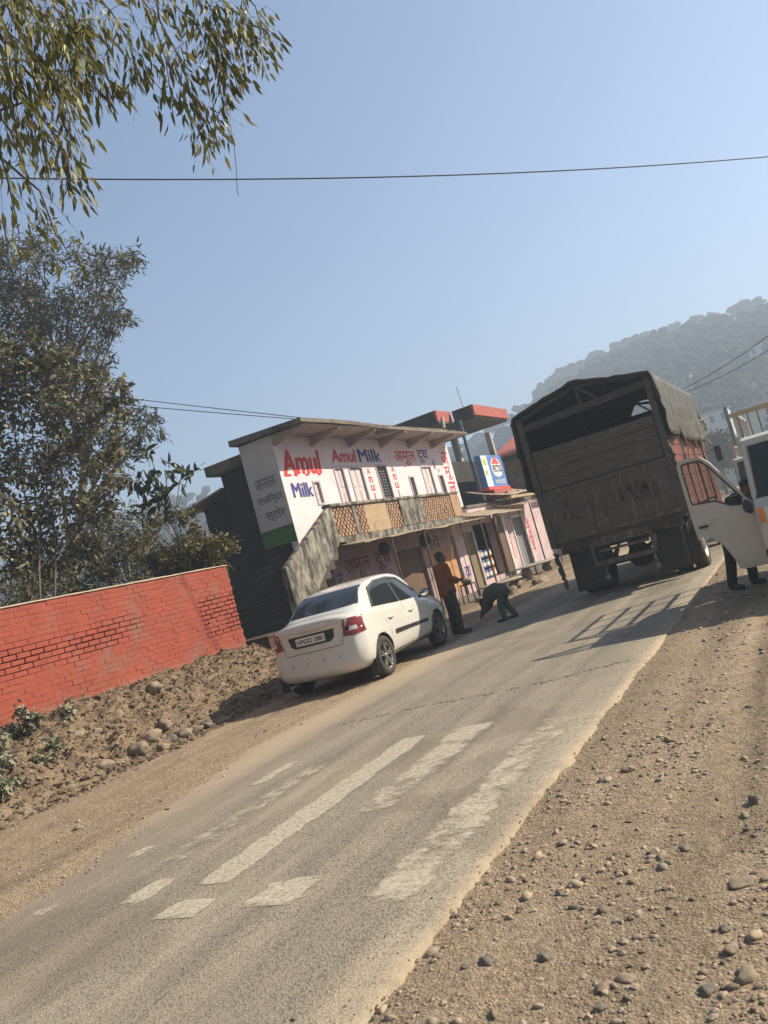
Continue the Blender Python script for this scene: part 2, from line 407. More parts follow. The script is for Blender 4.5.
scene.render.engine = 'CYCLES'
cy = scene.cycles
cy.use_denoising = True; cy.max_bounces = 6; cy.diffuse_bounces = 3; cy.glossy_bounces = 3
cy.transparent_max_bounces = 12; cy.volume_bounces = 0; cy.caustics_reflective = False; cy.caustics_refractive = False
scene.view_settings.view_transform = 'Standard'; scene.view_settings.look = 'None'
scene.view_settings.gamma = 1; scene.view_settings.exposure = EXPOSURE if 'EXPOSURE' in globals() else 0.95

# ------------------------------------------------------------------ ground
def sm(a, b, x):
    t = min(1, max(0, (x-a)/(b-a))); return t*t*(3-2*t)
def fb(x, y, s, o=4):
    return noise.fractal(Vector((x*s, y*s, 3.7)), 1.0, 2.0, o)

def redge(y): return -1.89 + .035*fb(1, y, 1.2) + .03*fb(5, y, 6, 3) + .012*fb(9, y, 22, 2)
def ledge(y): return (-5.25 if y < 3 else -5.25 - 1.1*sm(3, 8, y)) + .12*fb(2, y, .9) + .06*fb(6, y, 5, 3)
def foot(y): return -8.05 - .1*max(-2, min(7, y-5.6))
def gz(x, y):
    z = -.035
    if x > -2.3:                                  # right dirt shoulder, a little crown and wheel rut
        k = sm(-2.0, -1.6, x)
        z = -.035 + k*(.035 + .012*fb(x, y, 1.1) + .010*fb(x, y, 6))
        z -= .032*math.exp(-((x+.82-.05*math.sin(y*.4))/.11)**2)*k*(1 if y > 3.8 else .3)
        z += .03*math.exp(-((x+1.85)/.16)**2)*(.5+.5*fb(x, y, 2.5))
    elif x < -5.0:
        l_ = ledge(y); k = sm(l_+.3, l_-.3, x)
        z = -.035 + .05*k + .016*fb(x, y, 1.4)*k + .012*fb(x, y, 7)*k
        # ruts beside the asphalt
        z -= .02*math.exp(-((x+6.75)/.25)**2)
        f = foot(y)
        t = (f - x)/(f + 10.0)
        yk = 1 - sm(12.9, 14.2, y)
        if t > 0:
            h = sm(0, 1, t)*.84
            rough = .11*fb(x, y, 2.2) + .085*fb(x+9, y, 6.5, 3) + .03*fb(x, y+5, 17, 2)
            z += (h + rough*min(1, t*3)*(1 if x > -10.2 else .4))*yk*sm(-2, 2, y)
    d = math.hypot(x, y-10)
    if d > 45: z += .02*fb(x, y, .05)*min(1, (d-45)/20)
    return z

def axis(pts):
    out = []
    for a, b, st in pts:
        n = max(1, int(round((b-a)/st)))
        out += [a + (b-a)*i/n for i in range(n)]
    return out + [pts[-1][1]]
gx = axis([(-425,-60,40),(-60,-20,4),(-20,-10.6,.5),(-10.6,-7.9,.045),(-7.9,-5.2,.07),(-5.2,-2.1,.5),(-2.1,.3,.03),(.3,4,.25),(4,20,2),(20,425,40)])
gy = axis([(-425,-30,40),(-30,0,3),(0,2,.3),(2,6,.03),(6,14,.055),(14,24,.15),(24,60,1.2),(60,425,30)])
V = [(x, y, gz(x, y)) for y in gy for x in gx]
nx = len(gx)
ii, jj = np.meshgrid(np.arange(nx-1), np.arange(len(gy)-1))
b0 = (jj*nx+ii).ravel()
Fq = np.stack([b0, b0+1, b0+1+nx, b0+nx], 1).ravel()

def ground_mat():
    m, nt, b = _nodes('dusty_ground'); N = nt.nodes; L = nt.links
    tc = N.new('ShaderNodeTexCoord')
    def nz(s, d=8, r=.65):
        n = N.new('ShaderNodeTexNoise'); n.inputs['Scale'].default_value = s; n.inputs['Detail'].default_value = d; n.inputs['Roughness'].default_value = r
        L.new(tc.outputs['Object'], n.inputs['Vector']); return n.outputs['Fac']
    def ramp(f, p0, p1, c0, c1):
        r = N.new('ShaderNodeValToRGB'); e = r.color_ramp.elements
        e[0].position = p0; e[1].position = p1; e[0].color = (*c0, 1); e[1].color = (*c1, 1); L.new(f, r.inputs['Fac']); return r.outputs['Color']
    def mix(f, a, c, blend='MIX'):
        x = N.new('ShaderNodeMix'); x.data_type = 'RGBA'; x.blend_type = blend
        if isinstance(f, float): x.inputs['Factor'].default_value = f
        else: L.new(f, x.inputs['Factor'])
        L.new(a, x.inputs['A'])
        if isinstance(c, tuple): x.inputs['B'].default_value = (*c, 1)
        else: L.new(c, x.inputs['B'])
        return x.outputs['Result']
    base = ramp(nz(1.1), .3, .7, (.325,.25,.18), (.42,.335,.245))
    fine = ramp(nz(22, 6, .7), .38, .66, (.20,.152,.108), (.52,.42,.31))
    c = mix(.55, base, fine)
    mps = N.new('ShaderNodeMapping'); mps.inputs['Scale'].default_value = (3.2,.16,1); L.new(tc.outputs['Object'], mps.inputs[0])
    nst = N.new('ShaderNodeTexNoise'); nst.inputs['Scale'].default_value = 1.0; nst.inputs['Detail'].default_value = 6; L.new(mps.outputs[0], nst.inputs['Vector'])
    c = mix(1.0, c, ramp(nst.outputs['Fac'], .34, .66, (.80,.79,.77), (1.20,1.19,1.16)), 'MULTIPLY')
    # dark damp-looking litter on the bank, to the left of x=-8.3
    sep = N.new('ShaderNodeSeparateXYZ'); L.new(tc.outputs['Object'], sep.inputs[0])
    mr = N.new('ShaderNodeMapRange'); mr.inputs['From Min'].default_value = -8.1; mr.inputs['From Max'].default_value = -8.9
    L.new(sep.outputs['X'], mr.inputs['Value'])
    bank = ramp(nz(9, 8, .75), .36, .66, (.13,.093,.062), (.37,.28,.195))
    c = mix(mr.outputs[0], c, bank)
    # grit
    vo = N.new('ShaderNodeTexVoronoi'); vo.inputs['Scale'].default_value = 75; L.new(tc.outputs['Object'], vo.inputs['Vector'])
    vr = ramp(vo.outputs['Color'], .2, .8, (.62,.62,.62), (1.25,1.2,1.15))
    gm = ramp(nz(3.0, 4), .45, .6, (0,0,0), (.75,.75,.75))
    c = mix(gm, c, mix(1.0, c, vr, 'MULTIPLY'))
    L.new(c, b.inputs['Base Color']); b.inputs['Roughness'].default_value = .95; b.inputs['Specular IOR Level'].default_value = .15
    bp = N.new('ShaderNodeBump'); bp.inputs['Strength'].default_value = 1.0; bp.inputs['Distance'].default_value = .03
    ad = N.new('ShaderNodeMath'); ad.operation = 'MULTIPLY_ADD'; ad.inputs[1].default_value = .35
    L.new(vo.outputs['Distance'], ad.inputs[0]); L.new(nz(38, 6, .7), ad.inputs[2]); L.new(ad.outputs[0], bp.inputs['Height'])
    L.new(bp.outputs[0], b.inputs['Normal'])
    return m
M['ground'] = ground_mat()
go = link('ground', raw_mesh('ground', V, Fq, 4, M['ground'], smooth=True)); tag(go, kind='structure')

# ------------------------------------------------------------------ road
def road_mat():
    m, nt, b = _nodes('worn_asphalt'); N = nt.nodes; L = nt.links
    tc = N.new('ShaderNodeTexCoord')
    def nz(s, d=6, r=.6, st=None):
        n = N.new('ShaderNodeTexNoise'); n.inputs['Scale'].default_value = s; n.inputs['Detail'].default_value = d; n.inputs['Roughness'].default_value = r
        if st:
            mp = N.new('ShaderNodeMapping'); mp.inputs['Scale'].default_value = st; L.new(tc.outputs['Object'], mp.inputs[0]); L.new(mp.outputs[0], n.inputs['Vector'])
        else: L.new(tc.outputs['Object'], n.inputs['Vector'])
        return n.outputs['Fac']
    def ramp(f, p0, p1, c0, c1):
        r = N.new('ShaderNodeValToRGB'); e = r.color_ramp.elements
        e[0].position = p0; e[1].position = p1; e[0].color = (*c0, 1); e[1].color = (*c1, 1); L.new(f, r.inputs['Fac']); return r.outputs['Color']
    def mix(f, a, c, blend='MIX'):
        x = N.new('ShaderNodeMix'); x.data_type = 'RGBA'; x.blend_type = blend
        if isinstance(f, float): x.inputs['Factor'].default_value = f
        else: L.new(f, x.inputs['Factor'])
        L.new(a, x.inputs['A'])
        if isinstance(c, tuple): x.inputs['B'].default_value = (*c, 1)
        else: L.new(c, x.inputs['B'])
        return x.outputs['Result']
    vo = N.new('ShaderNodeTexVoronoi'); vo.inputs['Scale'].default_value = 92; L.new(tc.outputs['Object'], vo.inputs['Vector'])
    sep = N.new('ShaderNodeSeparateColor'); L.new(vo.outputs['Color'], sep.inputs[0])
    agg = ramp(sep.outputs[0], .04, .55, (.07,.061,.05), (.345,.305,.245))
    big = ramp(nz(.8, 6, .6, (1.2,.35,1)), .32, .68, (.195,.172,.14), (.285,.253,.205))
    c = mix(.5, big, agg)
    dust = ramp(nz(1.6, 7, .7, (1.6,.4,1)), .46, .72, (0,0,0), (.7,.7,.7))
    c = mix(dust, c, (.35,.295,.225))
    lane = ramp(nz(1.0, 5, .6, (2.2,.10,1)), .36, .64, (.74,.75,.77), (1.12,1.1,1.07))
    c = mix(1.0, c, lane, 'MULTIPLY')
    patch = ramp(nz(.55, 3, .5), .56, .60, (1,1,1), (.84,.83,.82))
    c = mix(1.0, c, patch, 'MULTIPLY')
    # dust gathered along both edges
    sx = N.new('ShaderNodeSeparateXYZ'); L.new(tc.outputs['Object'], sx.inputs[0])
    nn = nz(2.2, 7, .7)
    for a, bb in ((-4.7, -6.0), (-2.06, -1.86)):
        mr = N.new('ShaderNodeMapRange'); mr.inputs['From Min'].default_value = a; mr.inputs['From Max'].default_value = bb
        L.new(sx.outputs['X'], mr.inputs['Value'])
        mu = N.new('ShaderNodeMath'); mu.operation = 'MULTIPLY_ADD'; mu.inputs[1].default_value = 1.5; mu.use_clamp = True
        su = N.new('ShaderNodeMath'); su.operation = 'MULTIPLY_ADD'; su.inputs[1].default_value = 1.6; su.inputs[2].default_value = -1.05
        L.new(nn, su.inputs[0]); L.new(mr.outputs[0], mu.inputs[0]); L.new(su.outputs[0], mu.inputs[2])
        m3 = N.new('ShaderNodeMath'); m3.operation = 'MULTIPLY'; L.new(mu.outputs[0], m3.inputs[0]); L.new(mr.outputs[0], m3.inputs[1])
        c = mix(m3.outputs[0], c, (.40,.32,.23))
    L.new(c, b.inputs['Base Color']); b.inputs['Roughness'].default_value = .9; b.inputs['Specular IOR Level'].default_value = .22
    bp = N.new('ShaderNodeBump'); bp.inputs['Strength'].default_value = .5; bp.inputs['Distance'].default_value = .007
    L.new(vo.outputs['Distance'], bp.inputs['Height']); L.new(bp.outputs[0], b.inputs['Normal'])
    return m
M['road'] = road_mat()
ry = axis([(-60,0,5),(0,2,.2),(2,9,.03),(9,20,.1),(20,60,1),(60,200,8)])
def redge(y): return -1.89 + .035*fb(1, y, 1.2) + .03*fb(5, y, 6, 3) + .012*fb(9, y, 22, 2)
def ledge(y): return (-5.25 if y < 3 else -5.25 - 1.1*sm(3, 8, y)) + .12*fb(2, y, .9) + .06*fb(6, y, 5, 3)
ns = 26
rv = []
for y in ry:
    a, b_ = ledge(y), redge(y)
    for i in range(ns+1):
        t = i/ns; x = a + (b_-a)*t
        z = .004 + .02*math.sin(math.pi*t) + .006*fb(x, y, .9, 2)
        if i == ns: z = -.05
        if i == 0: x = a - .45; z = -.09
        if i == 1: x = a + .02; z = .0
        if i == ns-1: x = b_ - .012
        rv.append((x, y, z))
nr = ns+1
ii, jj = np.meshgrid(np.arange(ns), np.arange(len(ry)-1)); b0 = (jj*nr+ii).ravel()
ro = link('road', raw_mesh('road', rv, np.stack([b0, b0+1, b0+1+nr, b0+nr], 1).ravel(), 4, M['road'], smooth=True)); tag(ro, kind='structure')
def roadz(x, y):
    a, b_ = ledge(y), redge(y); t = max(0, min(1, (x-a)/(b_-a)))
    return .004 + .02*math.sin(math.pi*t) + .006*fb(x, y, .9, 2)

def paint_mat():
    m, nt, b = _nodes('worn_road_paint'); N = nt.nodes; L = nt.links
    tc = N.new('ShaderNodeTexCoord')
    n = N.new('ShaderNodeTexNoise'); n.inputs['Scale'].default_value = 5; n.inputs['Detail'].default_value = 10; n.inputs['Roughness'].default_value = .8
    L.new(tc.outputs['Object'], n.inputs['Vector'])
    vo = N.new('ShaderNodeTexVoronoi'); vo.feature = 'DISTANCE_TO_EDGE'; vo.inputs['Scale'].default_value = 5; L.new(tc.outputs['Object'], vo.inputs['Vector'])
    r = N.new('ShaderNodeValToRGB'); r.color_ramp.elements[0].position = .0; r.color_ramp.elements[1].position = .022
    L.new(vo.outputs['Distance'], r.inputs['Fac'])
    at = N.new('ShaderNodeAttribute'); at.attribute_name = 'wear'
    ad = N.new('ShaderNodeMath'); ad.operation = 'SUBTRACT'; L.new(n.outputs['Fac'], ad.inputs[0]); L.new(at.outputs['Fac'], ad.inputs[1])
    r2 = N.new('ShaderNodeValToRGB'); r2.color_ramp.elements[0].position = .0; r2.color_ramp.elements[1].position = .16
    ad2 = N.new('ShaderNodeMath'); ad2.operation = 'ADD'; ad2.inputs[1].default_value = .06; L.new(ad.outputs[0], ad2.inputs[0]); L.new(ad2.outputs[0], r2.inputs['Fac'])
    nb = N.new('ShaderNodeTexNoise'); nb.inputs['Scale'].default_value = 45; nb.inputs['Detail'].default_value = 5; nb.inputs['Roughness'].default_value = .75; L.new(tc.outputs['Object'], nb.inputs['Vector'])
    rb = N.new('ShaderNodeValToRGB'); rb.color_ramp.elements[0].position = .36; rb.color_ramp.elements[1].position = .58; rb.color_ramp.elements[0].color = (.5,.5,.5,1); L.new(nb.outputs['Fac'], rb.inputs['Fac'])
    mu = N.new('ShaderNodeMath'); mu.operation = 'MULTIPLY'; L.new(r2.outputs['Color'], mu.inputs[0]); L.new(rb.outputs['Color'], mu.inputs[1])
    m2 = N.new('ShaderNodeMath'); m2.operation = 'MULTIPLY'; m2.inputs[1].default_value = .88; L.new(mu.outputs[0], m2.inputs[0])
    rc = N.new('ShaderNodeValToRGB'); rc.color_ramp.elements[0].color = (.44,.375,.285,1); rc.color_ramp.elements[1].color = (.60,.54,.43,1)
    rc.color_ramp.elements[0].position = .35; rc.color_ramp.elements[1].position = .65
    n4 = N.new('ShaderNodeTexNoise'); n4.inputs['Scale'].default_value = 30; n4.inputs['Detail'].default_value = 6; L.new(tc.outputs['Object'], n4.inputs['Vector'])
    L.new(n4.outputs['Fac'], rc.inputs['Fac'])
    L.new(rc.outputs['Color'], b.inputs['Base Color']); b.inputs['Roughness'].default_value = .85
    t = N.new('ShaderNodeBsdfTransparent'); ms = N.new('ShaderNodeMixShader')
    L.new(m2.outputs[0], ms.inputs[0]); L.new(t.outputs[0], ms.inputs[1]); L.new(b.outputs[0], ms.inputs[2])
    L.new(ms.outputs[0], N['Material Output'].inputs['Surface'])
    return m
M['paint'] = paint_mat()
def stripe(x0, x1, y0, y1, wear, seed=0):
    nxs, nys = 10, max(8, int((y1-y0)/.03))
    vs = []; wr = []
    for j in range(nys+1):
        y = y0 + (y1-y0)*j/nys
        ea = .03*fb(seed, y, 4)+.015*fb(seed, y, 15); eb = .03*fb(seed+4, y, 4)+.015*fb(seed+4, y, 15)
        for i in range(nxs+1):
            t = i/nxs; x = x0+ea + (x1+eb-x0-ea)*t
            vs.append((x, y, roadz(x, y)+.0045))
            edge = min(t, 1-t)*2; ends = min(1, max(0, min(y-y0, y1-y)+.05*fb(x, y, 14))/.07)
            wv = wear(x, y) if callable(wear) else wear
            wr.append(wv + .13*(1-min(1, edge*3)) + .22*(1-ends))
    k = nxs+1
    i2, j2 = np.meshgrid(np.arange(nxs), np.arange(nys)); q = (j2*k+i2).ravel()
    me = raw_mesh('road_marking', vs, np.stack([q, q+1, q+1+k, q+k], 1).ravel(), 4, M['paint'], smooth=True)
    at = me.attributes.new('wear', 'FLOAT', 'POINT'); at.data.foreach_set('value', np.asarray(wr, np.float32))
    tag(link('road_marking', me), kind='structure')
stripe(-3.85, -3.58, 3.82, 6.75, .26, 1)
stripe(-3.80, -3.50, 3.40, 3.62, .24, 2)
stripe(-3.22, -2.88, 3.48, 3.82, .27, 3)
stripe(-3.32, -2.95, 4.75, 6.85, lambda x, y: (.50 if y < 5.7 else .41)+.1*fb(x, y, 2.5), 4)
stripe(-2.46, -2.14, 3.45, 6.70, lambda x, y: (.40 if y < 4.9 else .46)+.1*fb(x, y, 2.2), 5)
stripe(-4.34, -4.12, 3.60, 3.98, .32, 6)
stripe(-4.62, -4.35, 4.2, 6.3, .49, 9)
stripe(-5.10, -4.97, 3.60, 3.75, .28, 7)
stripe(-5.12, -4.98, 4.42, 4.66, .34, 8)
stripe(-5.05, -4.90, 5.90, 6.60, .37, 10)

# broken tar seam across the road
sv = MB()
pts = [(-5.2, 8.02), (-4.8,8.05), (-4.2,8.12), (-3.72,8.12), (-3.2,8.2), (-2.76,8.3), (-2.39,8.5), (-2.0,8.6)]
path = []
for i in range(len(pts)-1):
    for k in range(14):
        t = k/14; x = pts[i][0]+(pts[i+1][0]-pts[i][0])*t; y = pts[i][1]+(pts[i+1][1]-pts[i][1])*t
        path.append((x, y + .05*fb(x, 1, 5), 0))
for i in range(len(path)-1):
    if fb(path[i][0], 7, 9) < -.28: continue
    x, y, _ = path[i]
    for q in range(3):
        xx = x + rng.uniform(-.03, .03); yy = y + rng.uniform(-.05, .05); r = rng.uniform(.005, .013)
        sv.ball((xx, yy, roadz(xx, yy)+r*.05), (r*1.4, r, r*.5), 6, 4, 0, .5, i+q)
M['tar'] = mat('tar_crumbs', (.17,.14,.11), .9, (.24,.2,.155), 20, .5)
tag(sv.build('tar_seam_crumbs', M['tar']), kind='stuff')

# ------------------------------------------------------------------ stones and gravel on the right shoulder
def ico(sub):
    bm = bmesh.new(); bmesh.ops.create_icosphere(bm, subdivisions=sub, radius=1)
    v = np.array([x.co[:] for x in bm.verts]); f = np.array([[x.index for x in p.verts] for p in bm.faces]); bm.free(); return v, f
def pebbles(name, spots, mats, sub=1):
    v0, f0 = ico(sub); vs = []; fs = []; mi = []; n = 0
    for (x, y, z, r) in spots:
        s = np.array([r*rng.uniform(.8,1.5), r*rng.uniform(.7,1.1), r*rng.uniform(.45,.8)])
        a = rng.uniform(0, 6.28); c, s_ = math.cos(a), math.sin(a)
        v = v0*(1+rng.uniform(-.22,.22,(len(v0),1))*(1 if sub == 1 else .55) + (0 if sub == 1 else .28*np.sin(v0@rng.normal(size=(3,1))*2.2+rng.uniform(0,6))))*s
        v = np.stack([v[:,0]*c-v[:,1]*s_, v[:,0]*s_+v[:,1]*c, v[:,2]], 1) + np.array([x, y, z+s[2]*.12])
        vs.append(v); fs.append(f0+n); n += len(v0); mi += [int(rng.integers(0, len(mats)))]*len(f0)
    return link(name, raw_mesh(name, np.concatenate(vs), np.concatenate(fs).ravel(), 3, mats, mi, smooth=False))
M['peb1'] = mat('pebble_tan', (.42,.33,.235), .9, (.32,.245,.175), 30, .5)
M['peb2'] = mat('pebble_grey', (.33,.275,.21), .9, (.25,.205,.155), 30, .5)
M['peb3'] = mat('pebble_dark', (.15,.118,.09), .9, (.22,.175,.13), 30, .5)
sp = []
while len(sp) < 15000:
    y = 2.2 + 14*rng.random()**1.7; x = rng.uniform(-2.0, .25)
    if y > 9 and rng.random() < .3: x = rng.uniform(-2, .8)
    dens = .5 + .8*fb(x, y, 1.3)
    if abs(x+.82) < .13 and rng.random() < .75: continue
    if rng.random() > dens: continue
    r = min(.028, .0038*math.exp(rng.normal(.3, .66)))
    sp.append((x, y, gz(x, y), r))
for _ in range(1500):
    y = 2.6 + 13*rng.random()**1.5; x = ledge(y) - abs(rng.normal(0, .9)) + .15
    if x < -8.6: continue
    sp.append((x, y, gz(x, y) if x < ledge(y) else roadz(x, y), min(.028, .004*math.exp(rng.normal(.2,.6)))))
for _ in range(900):      # grit kicked onto the asphalt edge
    y = 2.2 + 12*rng.random()**1.5; x = redge(y) - abs(rng.normal(0, .12))
    sp.append((x, y, roadz(x, y), .003*math.exp(rng.normal(.2,.45))))
big_ = [q for q in sp if q[3] > .0105 and rng.random() < .4]; kk = set(big_); sp = [q if q[3] < .018 else q[:3]+(.018,) for q in sp if q not in kk]
go2 = pebbles('coarse_gravel', big_, [M['peb1'], M['peb2'], M['peb1'], M['peb3']], 2); tag(go2, kind='stuff', label='coarse gravel half sunk in the dirt shoulders', cat='gravel')
for p_ in go2.data.polygons: p_.use_smooth = True
tag(pebbles('gravel', sp, [M['peb1'], M['peb1'], M['peb2'], M['peb3']]), kind='stuff', label='small gravel and grit scattered over the dirt shoulders', cat='gravel')

def stone(x, y, r, flat=.6, dark=False, label='', group='loose stones on the dirt shoulder', z=None, seed=0, mt=None):
    rs = np.random.default_rng(seed+100)
    v0, f0 = ico(3)
    sc = np.array([r*rs.uniform(1.0,1.35), r*rs.uniform(.75,1.0), r*flat])
    vs = []
    for p in v0:
        d = Vector(p); q = 1+.5*noise.noise(d*1.2+Vector((seed*2.3, seed, 1)))+.3*abs(noise.noise(d*2.2+Vector((seed,)*3)))
        vs.append([p[0]*sc[0]*q, p[1]*sc[1]*q, p[2]*sc[2]*q])
    a = rs.uniform(0, 6.28); vs = np.array(vs); c, s_ = math.cos(a), math.sin(a)
    vs = np.stack([vs[:,0]*c-vs[:,1]*s_, vs[:,0]*s_+vs[:,1]*c, vs[:,2]], 1)
    z = gz(x, y) if z is None else z
    o = link('stone', raw_mesh('stone', vs, f0.ravel(), 3, mt or (M['stone_dark'] if dark else M['stone']), smooth=True), loc=(x, y, z+sc[2]*.04))
    return tag(o, label, 'stone', group)
named = [(-.66,4.33,.055,.75,True,'large dark boulder-like stone at the right edge of the dirt shoulder'),
         (-.70,4.18,.03,.6,False,'small pale stone just in front of the dark boulder-like stone'),
         (-1.42,5.06,.06,.35,False,'flat pale stone half buried in the middle of the dirt shoulder'),
         (-.60,2.78,.05,.7,False,'rounded tan stone in the lower right corner of the picture'),
         (-.66,2.95,.032,.6,False,'small tan stone above the rounded stone of the lower right corner'),
         (-.66,3.45,.06,.35,False,'long flat pale stone sunk into the dirt by the right edge'),
         (-1.06,2.72,.034,.6,False,'rounded grey stone among a small heap at the bottom edge'),
         (-1.00,2.78,.042,.55,False,'tan stone topping the small heap at the bottom edge'),
         (-1.05,2.62,.028,.6,True,'dark chip in the small heap at the bottom edge'),
         (-.93,3.82,.035,.7,True,'dark angular stone in the cluster at mid shoulder'),
         (-1.02,3.74,.032,.55,False,'pale stone in the cluster at mid shoulder'),
         (-1.08,3.80,.026,.6,True,'small dark stone at the left of the mid shoulder cluster'),
         (-.98,3.68,.024,.6,False,'small round stone in front of the mid shoulder cluster'),
         (-1.31,3.06,.03,.4,False,'flat oval stone lying alone on the lower shoulder'),
         (-1.42,3.45,.026,.7,True,'dark lone stone on the dirt close to the asphalt'),
         (-1.55,4.9,.035,.5,True,'dark flat stone beside the half buried pale stone')]
for i, (x, y, r, fl, dk, lb) in enumerate(named):
    stone(x, y, r*.72, fl, dk, lb, seed=i)
n = 0
while n < 46:
    y = 2.5 + 11*rng.random()**1.4; x = rng.uniform(-1.75, .0)
    if fb(x, y, 1.0) < -.15: continue
    stone(x, y, rng.uniform(.010, .026), rng.uniform(.45,.75), rng.random() < .4, 'small loose stone lying on the dirt shoulder right of the asphalt',
          'small loose stones on the dirt shoulder', seed=200+n); n += 1

# ------------------------------------------------------------------ the far hill and its pine forest
def ridge_el(az):     # degrees of elevation of the skyline seen from the road
    pts = [(-90,4),(-60,5),(-53,5.5),(-46,6.5),(-40,7.4),(-36,7.0),(-28,6.0),(-22,5.6),(-19.1,5.8),(-17.4,6.5),(-12.8,8.3),(-8.5,9.0),(-4.5,9.1),(-.8,8.7),(3,8.0),(15,8),(40,6),(75,4)]
    for (a, e), (b_, e2) in zip(pts, pts[1:]):
        if a <= az <= b_: return e + (e2-e)*(az-a)/(b_-a)
    return 4
RD = 310.0
def hz(az, r):
    H = math.tan(R(ridge_el(az)))*RD
    k = sm(95, RD, r) if r <= RD else 1 - .5*sm(RD, 420, r)
    return -1.5 + (H+1.5)*k + (2.5*noise.fractal(Vector((r*math.sin(R(az))*.02, r*math.cos(R(az))*.02, 2)), 1, 2, 4))*min(1, k*2)*(1 if r < RD-20 else .4)
hv = []; na, nrr = 120, 44
for j in range(nrr+1):
    r = 90 + (415-90)*j/nrr
    for i in range(na+1):
        az = -92 + 168*i/na
        hv.append((r*math.sin(R(az)), r*math.cos(R(az)), hz(az, r)))
k = na+1
ii, jj = np.meshgrid(np.arange(na), np.arange(nrr)); b0 = (jj*k+ii).ravel()
M['hill'] = mat('hill_scrub', (.016,.02,.011), .95, (.026,.027,.016), .05, .6)
tag(link('hill', raw_mesh('hill', hv, np.stack([b0, b0+k, b0+k+1, b0+1], 1).ravel(), 4, M['hill'], smooth=True)), kind='structure')
# crowns: rounded clumps on bare stems
v0, f0 = ico(2)
tv = []; tf = []; tm = []; nn_ = 0
def add_pine(x, y, z, h, tall=False):
    global nn_
    th = np.array([[-.2,-.2,0],[.2,-.2,0],[.2,.2,0],[-.2,.2,0],[-.13,-.13,h*.85],[.13,-.13,h*.85],[.13,.13,h*.85],[-.13,.13,h*.85]]) + np.array([x,y,z-.5])
    tri = np.array([[0,1,5],[0,5,4],[1,2,6],[1,6,5],[2,3,7],[2,7,6],[3,0,4],[3,4,7]])
    tv.append(th); tf.append(tri+nn_); tm.extend([1]*len(tri)); nn_ += 8
    for q in range(int(rng.integers(4, 8)) if tall else int(rng.integers(3, 6))):
        a_ = (.30 if tall else .26) if q else .04
        c = np.array([x+rng.uniform(-a_,a_)*h, y+rng.uniform(-a_,a_)*h, z+h*(rng.uniform(.70,.93) if tall else rng.uniform(.5,.95))])
        s = h*np.array([rng.uniform(.13,.22), rng.uniform(.13,.22), rng.uniform(.08,.15)])
        v = v0*(1+rng.uniform(-.16,.16,(len(v0),1)))*s + c
        tv.append(v); tf.append(f0+nn_); tm.extend([0]*len(f0)); nn_ += len(v0)
cnt = 0
while cnt < 3600:
    az = rng.uniform(-22, 6) if rng.random() < .72 else rng.uniform(-60, -20)
    r = math.sqrt(rng.uniform(135**2, (RD+6)**2))
    r = min(r, RD-14)
    if r < 200 and noise.noise(Vector((az*.25, r*.02, 0))) < -.05: continue
    x, y = r*math.sin(R(az)), r*math.cos(R(az))
    add_pine(x, y, hz(az, r), rng.uniform(2.8, 6.2)*(.8 if r < 200 else (.62 if r > RD-45 else 1))); cnt += 1
k = 0
while k < 120:
    az = rng.uniform(-24, 5) if k < 85 else rng.uniform(-60, -24); r = RD + rng.uniform(-6, 2)
    if noise.noise(Vector((az*.9, 4, 1))) < -.12: continue
    add_pine(r*math.sin(R(az)), r*math.cos(R(az)), hz(az, r), rng.uniform(7.0, 10.0), True); k += 1
M['pine'] = leaf_mat('pine_forest', [(.012,.017,.009),(.017,.022,.011),(.024,.028,.014)], .9, .05, .05)
tag(link('hill_forest', raw_mesh('hill_forest', np.concatenate(tv), np.concatenate(tf).ravel(), 3, [M['pine'], M['bark']], tm, smooth=True)), kind='stuff', label='pine forest covering the hazy far hill', cat='forest')

# haze: one closed box of thin air round everything
hm = bpy.data.materials.new('haze'); hm.use_nodes = True
nt = hm.node_tree; nt.nodes.remove(nt.nodes['Principled BSDF'])
pv = nt.nodes.new('ShaderNodeVolumePrincipled'); pv.inputs['Color'].default_value = (.64,.79,1.0,1)
pv.inputs['Density'].default_value = .0032; pv.inputs['Anisotropy'].default_value = .25
nt.links.new(pv.outputs[0], nt.nodes['Material Output'].inputs['Volume'])
hb = MB().box((-440,-440,-6), (440,440,74)); ho = hb.build('haze', hm); tag(ho, kind='stuff')
ho.display_type = 'WIRE'
